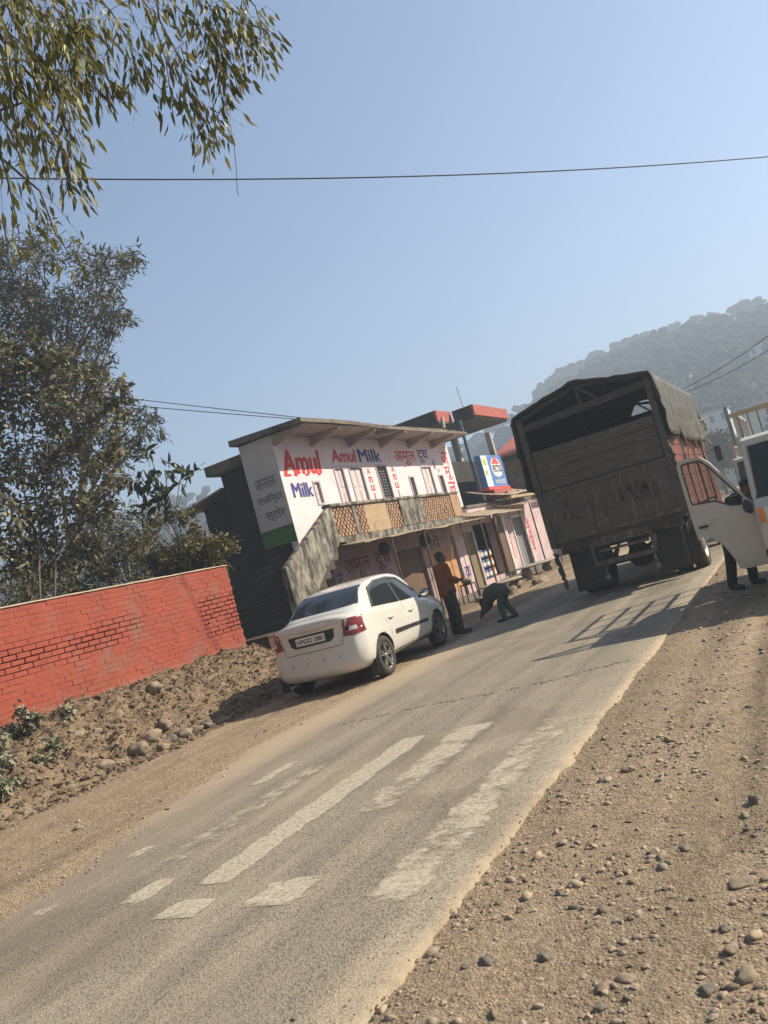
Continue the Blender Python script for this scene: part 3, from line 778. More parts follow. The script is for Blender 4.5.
# ------------------------------------------------------------------ walls with real openings
def holed_wall(mb, u0, u1, v0, v1, holes, d0, d1, fn, mat=0):
    """solid wall between depths d0,d1 with rectangular openings; fn(u,v,d)->xyz"""
    us = sorted(set([u0, u1] + [h[0] for h in holes] + [h[1] for h in holes]))
    vs = sorted(set([v0, v1] + [h[2] for h in holes] + [h[3] for h in holes]))
    us = [u for u in us if u0 <= u <= u1]; vs = [v for v in vs if v0 <= v <= v1]
    def solid(i, j):
        if i < 0 or j < 0 or i >= len(us)-1 or j >= len(vs)-1: return False
        cu, cv = (us[i]+us[i+1])/2, (vs[j]+vs[j+1])/2
        return not any(h[0] < cu < h[1] and h[2] < cv < h[3] for h in holes)
    for i in range(len(us)-1):
        for j in range(len(vs)-1):
            if not solid(i, j): continue
            a, b, c, d = us[i], us[i+1], vs[j], vs[j+1]
            mb.add([fn(a,c,d1), fn(b,c,d1), fn(b,d,d1), fn(a,d,d1)], [(0,1,2,3)], mat)
            mb.add([fn(a,c,d0), fn(b,c,d0), fn(b,d,d0), fn(a,d,d0)], [(3,2,1,0)], mat)
            if not solid(i-1, j): mb.add([fn(a,c,d0), fn(a,c,d1), fn(a,d,d1), fn(a,d,d0)], [(0,1,2,3)], mat)
            if not solid(i+1, j): mb.add([fn(b,c,d0), fn(b,c,d1), fn(b,d,d1), fn(b,d,d0)], [(3,2,1,0)], mat)
            if not solid(i, j-1): mb.add([fn(a,c,d0), fn(b,c,d0), fn(b,c,d1), fn(a,c,d1)], [(0,1,2,3)], mat)
            if not solid(i, j+1): mb.add([fn(a,d,d0), fn(b,d,d0), fn(b,d,d1), fn(a,d,d1)], [(3,2,1,0)], mat)
FX = lambda x0: (lambda u, v, d=0.0: (x0 + d, u, v))            # facades looking +X: u=y, v=z
FY = lambda y0: (lambda u, v, d=0.0: (u, y0 - d, v))            # facades looking -Y: u=x, v=z

# ------------------------------------------------------------------ the painted two-storey house
HB = (-11.0, 16.9, 0.0)
hs = thing('painted_house', HB, 'two-storey pink and white house with red Amul Milk lettering and a lattice balcony', 'house')
def part(mb, name, mats, parent=hs, base=HB, **k): return mb.build(name, mats, parent, base, **k)

wins = [(18.24,18.60,3.64,4.30,'shut'), (19.47,20.03,2.72,4.66,'shut'), (20.30,21.12,2.72,4.66,'shut'), (21.95,22.70,2.72,4.69,'grille'),
        (24.06,24.45,3.40,4.29,'grille'), (25.20,26.02,2.72,4.62,'shut'), (26.30,26.50,4.50,4.80,'dark'), (26.46,26.90,3.40,4.29,'grille')]
m = MB(); fx = FX(-11.0)
holed_wall(m, 16.9, 28.0, 2.62, 5.50, [w_[:4] for w_ in wins], -.2, 0.0, fx)
part(m, 'front_wall', M['lime_wall'])
m = MB()
m.box((-12.0, 16.898, 3.28), (-11.202, 17.1, 5.5), 0); m.box((-11.2, 16.898, 3.28), (-11.004, 16.9, 5.5), 0)
m.box((-12.0, 16.894, 2.84), (-11.004, 17.08, 3.277), 1)
sw = part(m, 'side_wall', [M['pale_side'], M['green_band']])
m = MB()
fy = lambda x0, z0, y=16.885: (lambda u, v, w_=0: (x0+u, y, z0+v))
for wd_, x_, z_, fit_ in (('जनरल', -11.80, 4.28, (.62,.26)), ('राजिन्दर', -11.86, 3.86, (.78,.30)), ('स्टोर', -11.72, 3.44, (.6,.34))):
    m = MB(); letter(m, wd_, fy(x_, z_), .3, fit=fit_, bold=.004); m.build('lettering', M['faded_text'], sw, HB)

# windows and doors set back in the openings
for (y0, y1, z0, z1, kind) in wins:
    f = MB(); t = .055; pr = .02
    f.box((-11.12, y0, z0), (-11+pr, y0+t, z1)); f.box((-11.12, y1-t, z0), (-11+pr, y1, z1)); f.box((-11.12, y0+t, z1-t), (-11+pr, y1-t, z1))
    if z0 > 3: f.box((-11.12, y0+t, z0), (-11+pr, y1-t, z0+t))
    nm = 'door' if (y1-y0 > .7 and kind == 'shut' and y0 > 25) else 'window'
    wf = part(f, nm, M['purple_frame'])
    p = MB()
    if kind == 'shut':
        n = 2 if y1-y0 > .45 else 1
        wl = (y1-y0-2*t)/n
        for q in range(n):
            a = y0+t+q*wl
            p.box((-11.09, a+.006, z0+t), (-11.045, a+wl-.006, z1-t-.004))
            for k in range(3):
                zz = z0+t+.08+k*(z1-z0-2*t)/3
                p.box((-11.043, a+.06, zz), (-11.034, a+wl-.06, zz+(z1-z0)/3-.16))
        p.build('leaf', M['shutter'], wf, HB)
    elif kind == 'grille':
        p.box((-11.15, y0+t, z0+t), (-11.12, y1-t, z1-t), 1)
        k = 0
        while z0+t+.09*k < z1-t:
            zz = z0+t+.09*k; p.box((-11.07, y0+t, zz), (-11.05, y1-t, zz+.022)); k += 1
        for q in range(1, 4):
            yy = y0+t+(y1-y0-2*t)*q/4; p.box((-11.049, yy-.009, z0+t), (-11.035, yy+.009, z1-t))
        p.build('grille', [M['grille'], M['dark_open']], wf, HB)
    else:
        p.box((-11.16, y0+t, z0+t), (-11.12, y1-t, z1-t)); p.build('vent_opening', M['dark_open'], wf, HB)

# painted words on the front
def word(mt, body, y0, z0, wd, hh, off=.006, x=-11.0, extra=(), fat=0, **k):
    m = MB(); letter(m, body, lambda u, v, w_: (x+off, y0+u, z0+v), .5, 0, fit=(wd, hh), **k)
    for q, (du, dv) in enumerate(((fat,0),(-fat,0),(0,fat*.6),(0,-fat*.6)) if fat else ()): letter(m, body, lambda u, v, w_: (x+off+.0006*(q+1), y0+u+du, z0+v+dv), .5, 0, fit=(wd, hh), **k)
    for (u, wdt) in extra: m.box((x+.002, u, z0-.06), (x+.007, u+wdt, z0))
    return part(m, 'lettering', mt)
RT, BT = M['red_text'], M['blue_text']
word(RT, 'Amul', 17.10, 4.50, 1.80, .62, fat=.035, shear=.12, extra=((17.06,.30),(17.50,.16),(18.02,.16),(18.62,.14)))
word(RT, 'Amul', 19.56, 4.79, 1.38, .36, fat=.02, shear=.1)
for q, c in enumerate('Amul'):
    cw = .06 if c == 'l' else .22
    word(RT, c, 21.36+.11-cw/2, 4.40-.25*q, cw, .19, bold=.01); word(RT, c, 22.98+.11-cw/2, 4.44-.26*q, cw, .2, bold=.01)
word(RT, 'अमूल', 23.42, 4.64, 1.62, .48, bold=.012)
for q, c in enumerate(['अ', 'मू', 'ल']):
    word(RT, c, 27.18, 4.62-.56*q, .62, .5, bold=.012)
word(BT, 'Milk', 17.24, 3.90, .92, .36, fat=.022)
word(BT, 'Milk', 21.12, 4.79, 1.36, .37, fat=.024)
word(BT, 'दूध', 25.22, 4.70, .86, .48, bold=.014)
word(BT, 'दूध', 27.36, 3.02, .46, .36, bold=.01)
word(M['faded_text'], 'दूध', 26.55, 4.34, .2, .14)

# roof slab with tapering brackets under the eave
m = MB()
nseg = 22
def roofpt(y, x, top):
    sag = .02*math.sin((y-16.7)*.9)+.012*fb(y, 3, 1.1)
    z = 5.50 + (.10 + .06*(-9.95-x)/2.5 if top else 0) + .05*(-9.95-x)/2.5 + sag
    return (x + .03*fb(y, 8, 1.3) + (.018*(y-16.8) if x > -10.5 else 0)*-1, y, z)
ys = [16.72 + (28.05-16.72)*i/nseg for i in range(nseg+1)]
for i in range(nseg):
    a, b_ = ys[i], ys[i+1]
    A = [roofpt(a, -9.93, 0), roofpt(b_, -9.93, 0), roofpt(b_, -12.12, 0), roofpt(a, -12.12, 0), roofpt(a, -9.93, 1), roofpt(b_, -9.93, 1), roofpt(b_, -12.12, 1), roofpt(a, -12.12, 1)]
    m.add(A, [(0,3,2,1),(4,5,6,7),(0,1,5,4),(2,3,7,6)], 0)
    if i == 0: m.add(A, [(0,4,7,3)], 0)
    if i == nseg-1: m.add(A, [(1,2,6,5)], 0)
part(m, 'roof', M['concrete'], weld=True)
m = MB()
m.box((-11.0, 16.95, 5.485), (-10.02, 27.9, 5.497)); part(m, 'soffit', M['soffit'])
for y in (16.95, 18.7, 20.7, 22.7, 24.7, 26.6):
    b = MB(); b.prism([(-11.0, 5.22), (-11.0, 5.48), (-10.06, 5.48), (-10.06, 5.42)], y-.05, y+.05, lambda a, z, d: (a, d, z))
    part(b, 'bracket', M['soffit'])
m = MB()
for q in range(7):
    a = R(-30+q*12); m.tube([(-11.6, 25.3+.04*q, 5.7), (-11.6+.05*q-.15, 25.3+.07*q, 6.15+.04*(q % 3))], .012, 5)
part(m, 'reinforcing_rods', M['chassis'])

# balcony slab, coping, plaster piers and brick lattice
m = MB()
def slab_edge(y): return -10.02 + .03*fb(y, 2, 1.7)
for i in range(34):
    a = 16.95 + 8.35*i/34; b_ = 16.95 + 8.35*(i+1)/34
    xa, xb = slab_edge(a), slab_edge(b_); za, zb = 2.44+.03*fb(a, 5, 2), 2.44+.03*fb(b_, 5, 2)
    if a < 17.3: za = zb = 2.5
    m.add([(xa,a,za),(xb,b_,zb),(-11.0,b_,zb),(-11.0,a,za),(xa,a,2.62),(xb,b_,2.62),(-11.0,b_,2.62),(-11.0,a,2.62)], [(0,3,2,1),(4,5,6,7),(0,1,5,4),(2,3,7,6)])
m.box((-11.0, 25.3, 2.47), (-10.05, 25.32, 2.6))
part(m, 'balcony_slab', M['stained'])
m = MB(); m.box((-10.20, 17.0, 3.375), (-9.965, 25.25, 3.455)); part(m, 'coping', M['stained'], bevel=.02)
def lattice(y0, y1):
    b = MB(); rows = 8; bh = .0925; bl = .165
    for r in range(rows):
        z = 2.625 + r*bh; n = int((y1-y0)/bl)+2
        for q in range(-1, n):
            a = y0 + (q + (.5 if r % 2 else 0))*bl + .042; e = a + bl*.64
            a, e = max(a, y0), min(e, y1)
            if e-a < .02: continue
            j = rng.uniform(-.008, .008)
            b.box((-10.14+j, a, z+.003), (-10.03+j, e, z+bh-.003))
    part(b, 'brick_lattice', M['brick_jali'], bevel=.006)
def pier(y0, y1, mt, x1=-10.0):
    b = MB(); b.box((-10.15, y0, 2.62), (x1, y1, 3.375)); part(b, 'pier', mt, bevel=.012)
pier(16.98, 17.14, M['stained']); lattice(17.14, 18.12); pier(18.12, 18.30, M['stained']); lattice(18.30, 18.75)
pier(18.75, 20.02, M['tan_plaster'], -10.02); lattice(20.02, 20.82); pier(20.82, 22.36, M['stained'], -9.995); lattice(22.36, 24.55); pier(24.55, 25.25, M['brick_jali'])

# outside stair: treads behind a sloping parapet
m = MB(); m.prism([(14.60,.72),(14.60,2.18),(17.02,3.40),(17.02,2.45),(15.9,1.75)], -10.13, -9.98, lambda a, z, d: (d, a, z))
part(m, 'stair_parapet', M['stained'], bevel=.02)
m = MB()
for k in range(9):
    y0 = 14.55+.285*k; z1 = .93+.186*(k+1)
    m.box((-11.95, y0, .3 if k < 3 else z1-.5), (-10.135, y0+.30, z1-.05), 0); m.box((-11.95, y0-.025, z1-.048), (-10.135, y0+.285, z1), 0)
part(m, 'stair', M['step'], bevel=.01)

m = MB(); m.box((-12.05, 13.35, -.2), (-9.95, 14.56, .90)); m.box((-12.06, 13.32, .902), (-9.93, 14.56, .95)); part(m, 'stair_plinth', mat('brown_plinth', (.10,.06,.045), .92, (.06,.038,.03), 3, .5, bump=.3), bevel=.015)

# dark rear wing under lower roofs
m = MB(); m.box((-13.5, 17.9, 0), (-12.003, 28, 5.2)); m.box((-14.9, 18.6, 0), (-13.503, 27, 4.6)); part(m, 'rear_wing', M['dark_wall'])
m = MB(); m.box((-13.72, 17.55, 5.205), (-12.35, 28, 5.48)); part(m, 'lower_roof', M['concrete'], bevel=.02)
m = MB(); m.add([(-15.3,18.1,4.62),(-13.74,18.1,4.9),(-13.74,27,4.9),(-15.3,27,4.62)], [(0,1,2,3)]); part(m, 'lean_to_roof', M['tin'], solid=.05)
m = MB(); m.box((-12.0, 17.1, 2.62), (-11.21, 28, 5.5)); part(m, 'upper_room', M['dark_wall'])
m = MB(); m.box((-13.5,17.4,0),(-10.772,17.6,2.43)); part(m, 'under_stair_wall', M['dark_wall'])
# ground floor
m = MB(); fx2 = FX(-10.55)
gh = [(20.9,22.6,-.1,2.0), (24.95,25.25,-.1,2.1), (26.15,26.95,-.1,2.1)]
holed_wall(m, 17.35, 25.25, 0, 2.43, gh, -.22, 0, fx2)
part(m, 'ground_floor_wall', mat('shaded_pink_wall', (.42,.31,.31), .9, (.30,.21,.20), 1.8, .6, bump=.2, dirt=(.12,.09,.08), dirt_amt=.3, dirt_scale=1.5))  # awning shade put into the colour: darker pink than the sunlit pillar, plus dirt
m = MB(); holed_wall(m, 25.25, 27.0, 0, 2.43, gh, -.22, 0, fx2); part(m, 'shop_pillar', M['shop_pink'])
m = MB(); m.box((-10.552, 23.05, .35), (-10.544, 24.85, 1.75)); part(m, 'tan_wall_patch', mat('orange_plaster', (.50,.27,.12), .9, (.4,.21,.09), 3, .5))
m = MB(); m.box((-10.70, 20.9, 0), (-10.66, 22.6, 2.0)); part(m, 'shutter_door', M['wood'])
m = MB(); m.box((-10.70,24.95,0),(-10.66,25.25,2.1)); part(m, 'shutter_door', M['wood'])
m = MB(); m.box((-10.66, 26.15, 0), (-10.62, 26.95, 2.1)); part(m, 'olive_door', mat('olive_door', (.2,.17,.09), .8, (.15,.125,.07), 4, .5))
fr = mat('faded_red', (.22,.06,.06), .9, (.17,.055,.055), 6, .5)
word(fr, 'अमूल', 17.9, 1.55, 1.4, .55, x=-10.55, bold=.012); word(fr, 'दूध', 19.6, 1.6, .9, .5, x=-10.55, bold=.012); word(fr, 'पीयें', 22.65, 1.82, 1.4, .4, x=-10.55, bold=.012)
word(BT, 'दूध', 25.42, .45, .45, .55, x=-10.55, bold=.01); word(BT, 'द', 17.45, 1.3, .3, .5, x=-10.55, bold=.01)
m = MB(); m.box((-10.56, 16.6, 0), (-9.6, 27.0, .12)); part(m, 'plinth', M['concrete'], bevel=.02)

# tin awnings (sagging sheets) with posts
def awning(parent, base, xw, zw, xe, ze, y0, y1, seed, mt=M['tin'], nm='awning'):
    b = MB()
    def fn(u, v):
        y = y0+(y1-y0)*v; x = xw+(xe-xw)*u
        z = zw+(ze-zw)*u + .045*fb(y, seed, .8) + .05*math.sin(u*3.1)*-1*(.5+.5*fb(y, seed+3, .5)) + (.012*math.sin(y*42))
        return (x + (.10*fb(y, seed+7, .9) if u > .5 else 0), y, z)
    b.grid(8, int((y1-y0)*14), fn)
    return b.build(nm, mt, parent, base, solid=.014)
awning(hs, HB, -10.55, 2.55, -9.42, 2.36, 17.25, 25.4, 1)
for i, (y, lean) in enumerate(((18.7,.05),(20.8,-.03),(23.5,.03),(25.2,.0))):
    b = MB(); b.tube([(-9.52+lean, y, 0), (-9.50, y+lean, 2.38)], .03, 7); part(b, 'post', M['wood'])
for (y, r) in ((19.1,.2),(21.7,.24)):     # dark bundles hung under the awning
    b = MB(); b.ball((-9.95, y, 2.12), (r*.7, r, r*.8), 12, 8, 0, .6, int(y))
    tag(b.build('hanging_bundle', M['dark_open'], None, (-9.95, y, 2.12)), 'dark bundle hung under the tin awning, %s' % ('near the stair' if y < 20 else 'towards the doorway'), 'bundle', 'bundles hung under the awning')

# ------------------------------------------------------------------ the row of shops beyond
SB = (-10.55, 30.5, 0)
sh = thing('roadside_shop', SB, 'low pink shop row with a dark open counter and tin awnings beyond the painted house', 'shop')
m = MB(); holed_wall(m, 27.0, 37.0, 0, 2.9, [(27.1,29.1,.32,2.3), (31.25,32.75,-.1,2.25)], -.25, 0, fx2)
m.box((-15,27.05,0),(-10.8,27.25,2.9)); m.box((-15,36.8,0),(-10.8,37,2.9)); sp_ = m.build('wall', M['shop_pink'], sh, SB)
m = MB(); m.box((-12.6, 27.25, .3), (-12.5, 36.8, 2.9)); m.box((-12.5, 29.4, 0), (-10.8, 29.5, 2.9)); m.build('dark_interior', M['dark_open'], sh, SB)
m = MB(); m.box((-10.56, 29.12, 0.3), (-10.40, 29.72, 2.4)); m.build('wooden_jamb', M['wood'], sh, SB)
m = MB(); m.box((-10.53, 29.76, 0.02), (-10.36, 29.86, 2.5)); m.box((-10.53, 29.98, .02), (-10.38, 30.06, 2.5)); m.build('white_pillar', M['signwhite'], sh, SB)
m = MB(); m.box((-10.62, 31.2, 0), (-10.50, 31.27, 2.3)); m.box((-10.62, 32.73, 0), (-10.50, 32.82, 2.3)); m.box((-10.62, 31.2, 2.25), (-10.50, 32.82, 2.33)); dfr = m.build('door_frame', M['signwhite'], sh, SB)
m = MB(); m.box((-10.74, 31.27, 0), (-10.70, 32.73, 2.25)); m.build('door', M['grille'], dfr, SB)
for y_ in (30.2, 32.95):
    m = MB(); letter(m, 'अमूल', lambda u, v, w_: (-10.543, y_+v, 2.2-u), .5, fit=(1.5,.46), bold=.01); m.build('lettering', M['red_text'], sh, SB)
m = MB(); m.box((-10.9, 27.0, 0), (-9.9, 37, .14)); m.build('step', M['concrete'], sh, SB, bevel=.02)
m = MB(); m.box((-15,27.0,2.9),(-10.5,37,3.0)); m.build('flat_roof', M['concrete'], sh, SB)
awning(sh, SB, -10.55, 2.75, -9.35, 2.42, 25.5, 29.4, 4)
awning(sh, SB, -10.55, 2.85, -9.5, 2.62, 29.6, 33.6, 6)
awning(sh, SB, -11.3, 3.62, -9.9, 3.12, 29.2, 33.8, 9)
for (x, y, z) in ((-9.45,26.4,2.42),(-9.45,29.2,2.42),(-9.55,31.0,2.6),(-9.55,33.2,2.6)):
    b = MB(); b.tube([(x, y, 0), (x, y, z)], .03, 7); b.build('post', M['wood'], sh, SB)
b = MB(); b.box((-10.2,30.2,2.95),(-9.9,33.2,3.05)); b.box((-10.6,31.2,2.7),(-10.3,31.4,3.3)); b.box((-10.6,32.6,2.7),(-10.3,32.8,3.3)); b.build('timber_beam', M['tan_plaster'], sh, SB)
# goods in the shop opening
gi = 0
for zz, row in ((.34,'bottom row'),(.70,'middle row'),(1.06,'top row')):
    for q, (nm, mt, pos) in enumerate((('blue tin drum','bluecan','left'),('blue tin drum','bluecan','right'),('orange tin','drum','end'))):
        y = 27.45+.42*q; b = MB()
        b.lathe([(0,0),(.15,0),(.16,.02),(.16,.29),(.15,.31),(0,.31)], (-10.75, y, zz), 'z', 14)
        o = thing('tin_drum', (-10.75, y, zz), '%s at the %s of the %s in the open shop counter' % (nm, pos, row), 'tin', 'tins stacked in the shop opening')
        b.build('body', M[mt], o, (-10.75, y, zz))
        c = MB(); c.lathe([(.162,.08),(.162,.22)], (-10.75, y, zz), 'z', 14); c.build('paper_band', M['signwhite'], o, (-10.75, y, zz))

# ------------------------------------------------------------------ flat roofed house with the red edged canopy
BB = (-12.5, 31, 0)
fh = thing('flat_roofed_house', BB, 'dark house with a flat canopy roof edged in brick red, behind the shops', 'house')
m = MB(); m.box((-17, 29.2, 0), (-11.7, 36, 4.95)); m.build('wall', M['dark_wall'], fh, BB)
m = MB(); m.box((-17, 29.0, 6.40), (-11.42, 30.4, 6.50)); m.box((-17, 30.4, 6.36), (-10.5, 34.4, 6.46)); m.build('canopy_slab', mat('canopy_green', (.17,.18,.12), .9, (.12,.125,.09), 2, .5), fh, BB)
m = MB(); m.box((-17, 28.9, 6.38), (-11.5, 29.0, 6.88)); m.box((-11.3,30.28,6.36),(-10.5,30.398,6.86)); m.build('parapet', M['dark_wall'], fh, BB)
m = MB(); m.box((-11.5, 28.9, 6.46), (-11.4, 30.4, 6.88)); m.box((-10.5, 30.28, 6.44), (-10.4, 34.4, 6.86)); m.build('red_fascia', M['brick_red_band'], fh, BB)
m = MB(); m.box((-10.98, 29.8, 2.9), (-10.88, 29.9, 6.36)); m.build('blue_post', mat('blue_post', (.06,.10,.16), .6, (.08,.12,.18), 4, .4), fh, BB)
for y in (31.5, 35.8):
    m = MB(); m.box((-12.1, y-.12, 4.95), (-11.86, y+.12, 6.36)); m.build('column', M['grey_plaster'], fh, BB)
m = MB(); m.tube([(-11.4,29.3,6.2),(-11.35,29.25,6.6)], .06, 8); m.build('white_pipe', M['signwhite'], fh, BB)
m = MB(); m.tube([(-10.9,30.6,6.85),(-10.95,30.6,7.8)], .012, 5); m.build('aerial', M['wire'], fh, BB)
# sign board box
GB = (-10.62, 31.2, 3.15)
sg = thing('sign_board', GB, 'blue and white VECTUS shop sign on a red base under the flat canopy', 'sign')
m = MB(); m.box((-10.85, 30.0, 3.58), (-10.60, 32.4, 4.86)); m.build('panel', M['bluesign'], sg, GB)
m = MB(); m.box((-10.95, 29.97, 3.47), (-10.56, 32.43, 3.578), 1); m.box((-10.9, 30.25, 3.12), (-10.50, 32.35, 3.468), 0); m.build('red_base', [M['brick_red_band'], M['signred']], sg, GB)
m = MB(); m.box((-10.598, 30.02, 3.60), (-10.592, 30.66, 4.84)); stp = m.build('white_strip', M['signwhite'], sg, GB)
m = MB(); m.box((-10.591, 30.12, 4.45), (-10.587, 30.5, 4.7)); m.box((-10.591, 30.15, 4.05), (-10.587, 30.4, 4.25)); m.build('green_print', mat('sign_green', (.2,.42,.12), .6, (.55,.55,.1), 4, .5), stp, GB)
m = MB(); n = 36
m.add([(-10.594, 31.55+.60*math.cos(2*math.pi*k/n), 4.36+.40*math.sin(2*math.pi*k/n)) for k in range(n)], [tuple(range(n))]); m.build('logo_oval', M['signwhite'], sg, GB)
m = MB(); m.add([(-10.590,31.05,4.50),(-10.590,32.05,4.50),(-10.590,31.72,4.72),(-10.590,31.55,4.80),(-10.590,31.38,4.72)], [(0,1,2,3,4)]); m.build('red_roof_mark', M['signred'], sg, GB)
m = MB(); letter(m, 'VECTUS', lambda u, v, w_: (-10.589, 31.03+u, 4.16+v), .3, fit=(1.06,.30), bold=.03); m.build('lettering', M['ink'], sg, GB)
m = MB(); m.box((-10.5895, 31.05, 4.03), (-10.587, 32.02, 4.10)); letter(m, 'पानी की टंकी', lambda u, v, w_: (-10.592, 31.0+u, 3.68+v), .2, fit=(1.15,.22), bold=.01); m.build('small_lettering', M['signwhite'], sg, GB)

# red tin roofed house farther on
TB = (-12.5, 41, 0)
th_ = thing('tin_roofed_house', TB, 'tan house with a corrugated red tin roof seen between the sign and the truck', 'house')
m = MB(); holed_wall(m, 37.5, 46, 0, 5.0, [(38.2,39.2,2.6,4.2),(40.5,41.6,2.6,4.2)], -.2, 0, FX(-11.1)); m.box((-16,37.5,0),(-11.3,37.7,5.0)); m.box((-16,45.8,0),(-11.3,46,5.0)); m.build('wall', M['tan_plaster'], th_, TB)
m = MB(); m.box((-11.3,38.2,2.6),(-11.25,39.2,4.2)); m.box((-11.3,40.5,2.6),(-11.25,41.6,4.2)); m.build('window', M['grille'], th_, TB)
def tin(mb, A, B, C, D, nw):
    A, B, C, D = map(Vector, (A, B, C, D))
    nrm = (B-A).cross(D-A).normalized()
    mb.grid(nw*6, 4, lambda u, v: tuple((A.lerp(B, u)).lerp(D.lerp(C, u), v) + nrm*.03*math.sin(u*nw*2*math.pi)))
m = MB(); tin(m, (-12.6,36.4,5.15), (-7.6,36.4,5.15), (-8.6,39.6,6.55), (-11.4,39.6,6.55), 18); tin(m, (-12.6,46,5.15), (-12.6,36.4,5.15), (-11.4,39.6,6.55), (-11.4,43.5,6.55), 30)
m.build('roof', M['red_roof'], th_, TB, solid=.02)
m = MB(); m.box((-12.55,36.42,5.0),(-7.7,37.49,5.12)); m.build('eave_soffit', M['dark_wall'], th_, TB)
m = MB(); m.box((-11.3,37.4,0),(-8.0,37.5,4.98)); m.build('end_wall', M['tan_plaster'], th_, TB)

# ------------------------------------------------------------------ red painted brick wall (every brick laid, joints open in bands)
WB = (-10.3, 7.5, .4)
wl = thing('brick_wall', WB, 'long brick wall painted red with open dark joints, on the earth bank', 'wall')
m = MB(); c_h = .0835; b_l = .235; y_start = 1.0
for r in range(25):
    z = .40 + r*c_h
    off = 0 if r % 2 else b_l/2
    q = 0
    while True:
        a = y_start - off + q*b_l; e = a + b_l; q += 1
        if a > 12.95: break
        e = min(e, 12.95 + (.02 if r % 2 else 0)); a = max(a, y_start)
        if e-a < .03: continue
        zc = z + .5*c_h; yc = (a+e)/2
        # open-joint band drifting across the wall
        band = math.exp(-((zc - (1.74 + .015*(yc-8)) + .12*fb(yc, 2, .5))/.22)**2)*sm(10.9, 9.9, yc)*min(1, .95 + .5*fb(yc, 5, 1.1))
        band = max(band, (1.0 if (yc > 11.9 and 1.25 < zc < 1.95 and fb(yc, zc*3, 1.2) > -.35) else 0))
        gap = .0012 + .0085*min(1, max(0, band-.15)*1.5)*rng.uniform(.5, 1.3)
        jx = rng.uniform(-.004, .004) + .006*fb(yc, zc, 2)
        gv = gap if band > .3 else .0006
        m.box((-10.43, a+gv, z+gap), (-10.2+jx, e-gv, z+c_h-gap), 0)
M['wallred'] = mat('red_painted_brick', (.33,.072,.044), .85, (.26,.055,.035), 2.2, .5, bump=.5, bscale=28, dirt=(.25,.115,.085), dirt_amt=.35, dirt_scale=1.6)
mud_base(M['wallred'], .30, .72, (.30,.2,.135))
mw = m.build('brickwork', M['wallred'], wl, WB, bevel=.005)
def band_at(yc, zc):
    bnd = math.exp(-((zc - (1.74 + .015*(yc-8)) + .12*fb(yc, 2, .5))/.22)**2)*sm(10.9, 9.9, yc)*min(1, .95 + .5*fb(yc, 5, 1.1))
    return max(bnd, (1.0 if (yc > 11.9 and 1.25 < zc < 1.95 and fb(yc, zc*3, 1.2) > -.35) else 0))
m = MB(); m.box((-10.42, y_start, .35), (-10.30, 12.92, 2.48))
m.grid(int((12.93-y_start)/.05), 46, lambda u, v: (-10.2065-.05*sm(.25,.6,band_at(y_start+(12.93-y_start)*u, .40+2.08*v)), y_start+(12.93-y_start)*u, .40+2.08*v))
m.build('mortar', M['wallred'], wl, WB)
m = MB()
m.grid(3, 120, lambda u, v: (-10.45+.27*u, 1.0+11.96*v, 2.490+.022*math.sin(math.pi*u)+.006*fb(v*12, u*3, 2)))
m.build('coping', mat('cement_top', (.50,.42,.31), .9, (.40,.32,.23), 4, .5), wl, WB, solid=.016)
# ------------------------------------------------------------------ helpers for vehicles
def bvh_of(o):
    me = baked(o); b = BVHTree.FromPolygons([v.co.copy() for v in me.vertices], [tuple(p.vertices) for p in me.polygons]); bpy.data.meshes.remove(me); return b
def decal(mb, bvh, poly, view, off=.004, cell=.05, mat_i=0):
    """panel pressed onto a curved body; view: '+x','-x' (poly in y,z) or '-y','+y' (poly in x,z)"""
    bm = bmesh.new(); bm.faces.new([bm.verts.new((a, b, 0)) for a, b in poly])
    xs = [p[0] for p in poly]; ys = [p[1] for p in poly]
    for k, (lo, hi) in enumerate(((min(xs), max(xs)), (min(ys), max(ys)))):
        t = lo+cell
        while t < hi:
            no = (1,0,0) if k == 0 else (0,1,0)
            bmesh.ops.bisect_plane(bm, geom=bm.verts[:]+bm.edges[:]+bm.faces[:], plane_co=(t,t,0), plane_no=no); t += cell
    bm.verts.ensure_lookup_table(); bm.verts.index_update()
    out = []
    sgn = 1 if view[0] == '+' else -1
    for v in bm.verts:
        a, b = v.co.x, v.co.y
        if view[1] == 'x': o_, d = Vector((3*sgn, a, b)), Vector((-sgn, 0, 0))
        else: o_, d = Vector((a, 4*sgn, b)), Vector((0, -sgn, 0))
        hit, n, i, dist = bvh.ray_cast(o_, d)
        if hit is None: hit = o_ + d*(2.2 if view[1] == 'x' else 2.1); n = -d
        out.append(hit + n*off if n.dot(d) < 0 else hit - n*off)
    fs = []
    for f in bm.faces:
        q = [v.index for v in f.verts]
        nrm = (out[q[1]]-out[q[0]]).cross(out[q[2]]-out[q[0]])
        ax = 0 if view[1] == 'x' else 1
        if nrm[ax]*sgn < 0: q = q[::-1]
        fs.append(tuple(q))
    mb.add(out, fs, mat_i, True); bm.free(); return mb

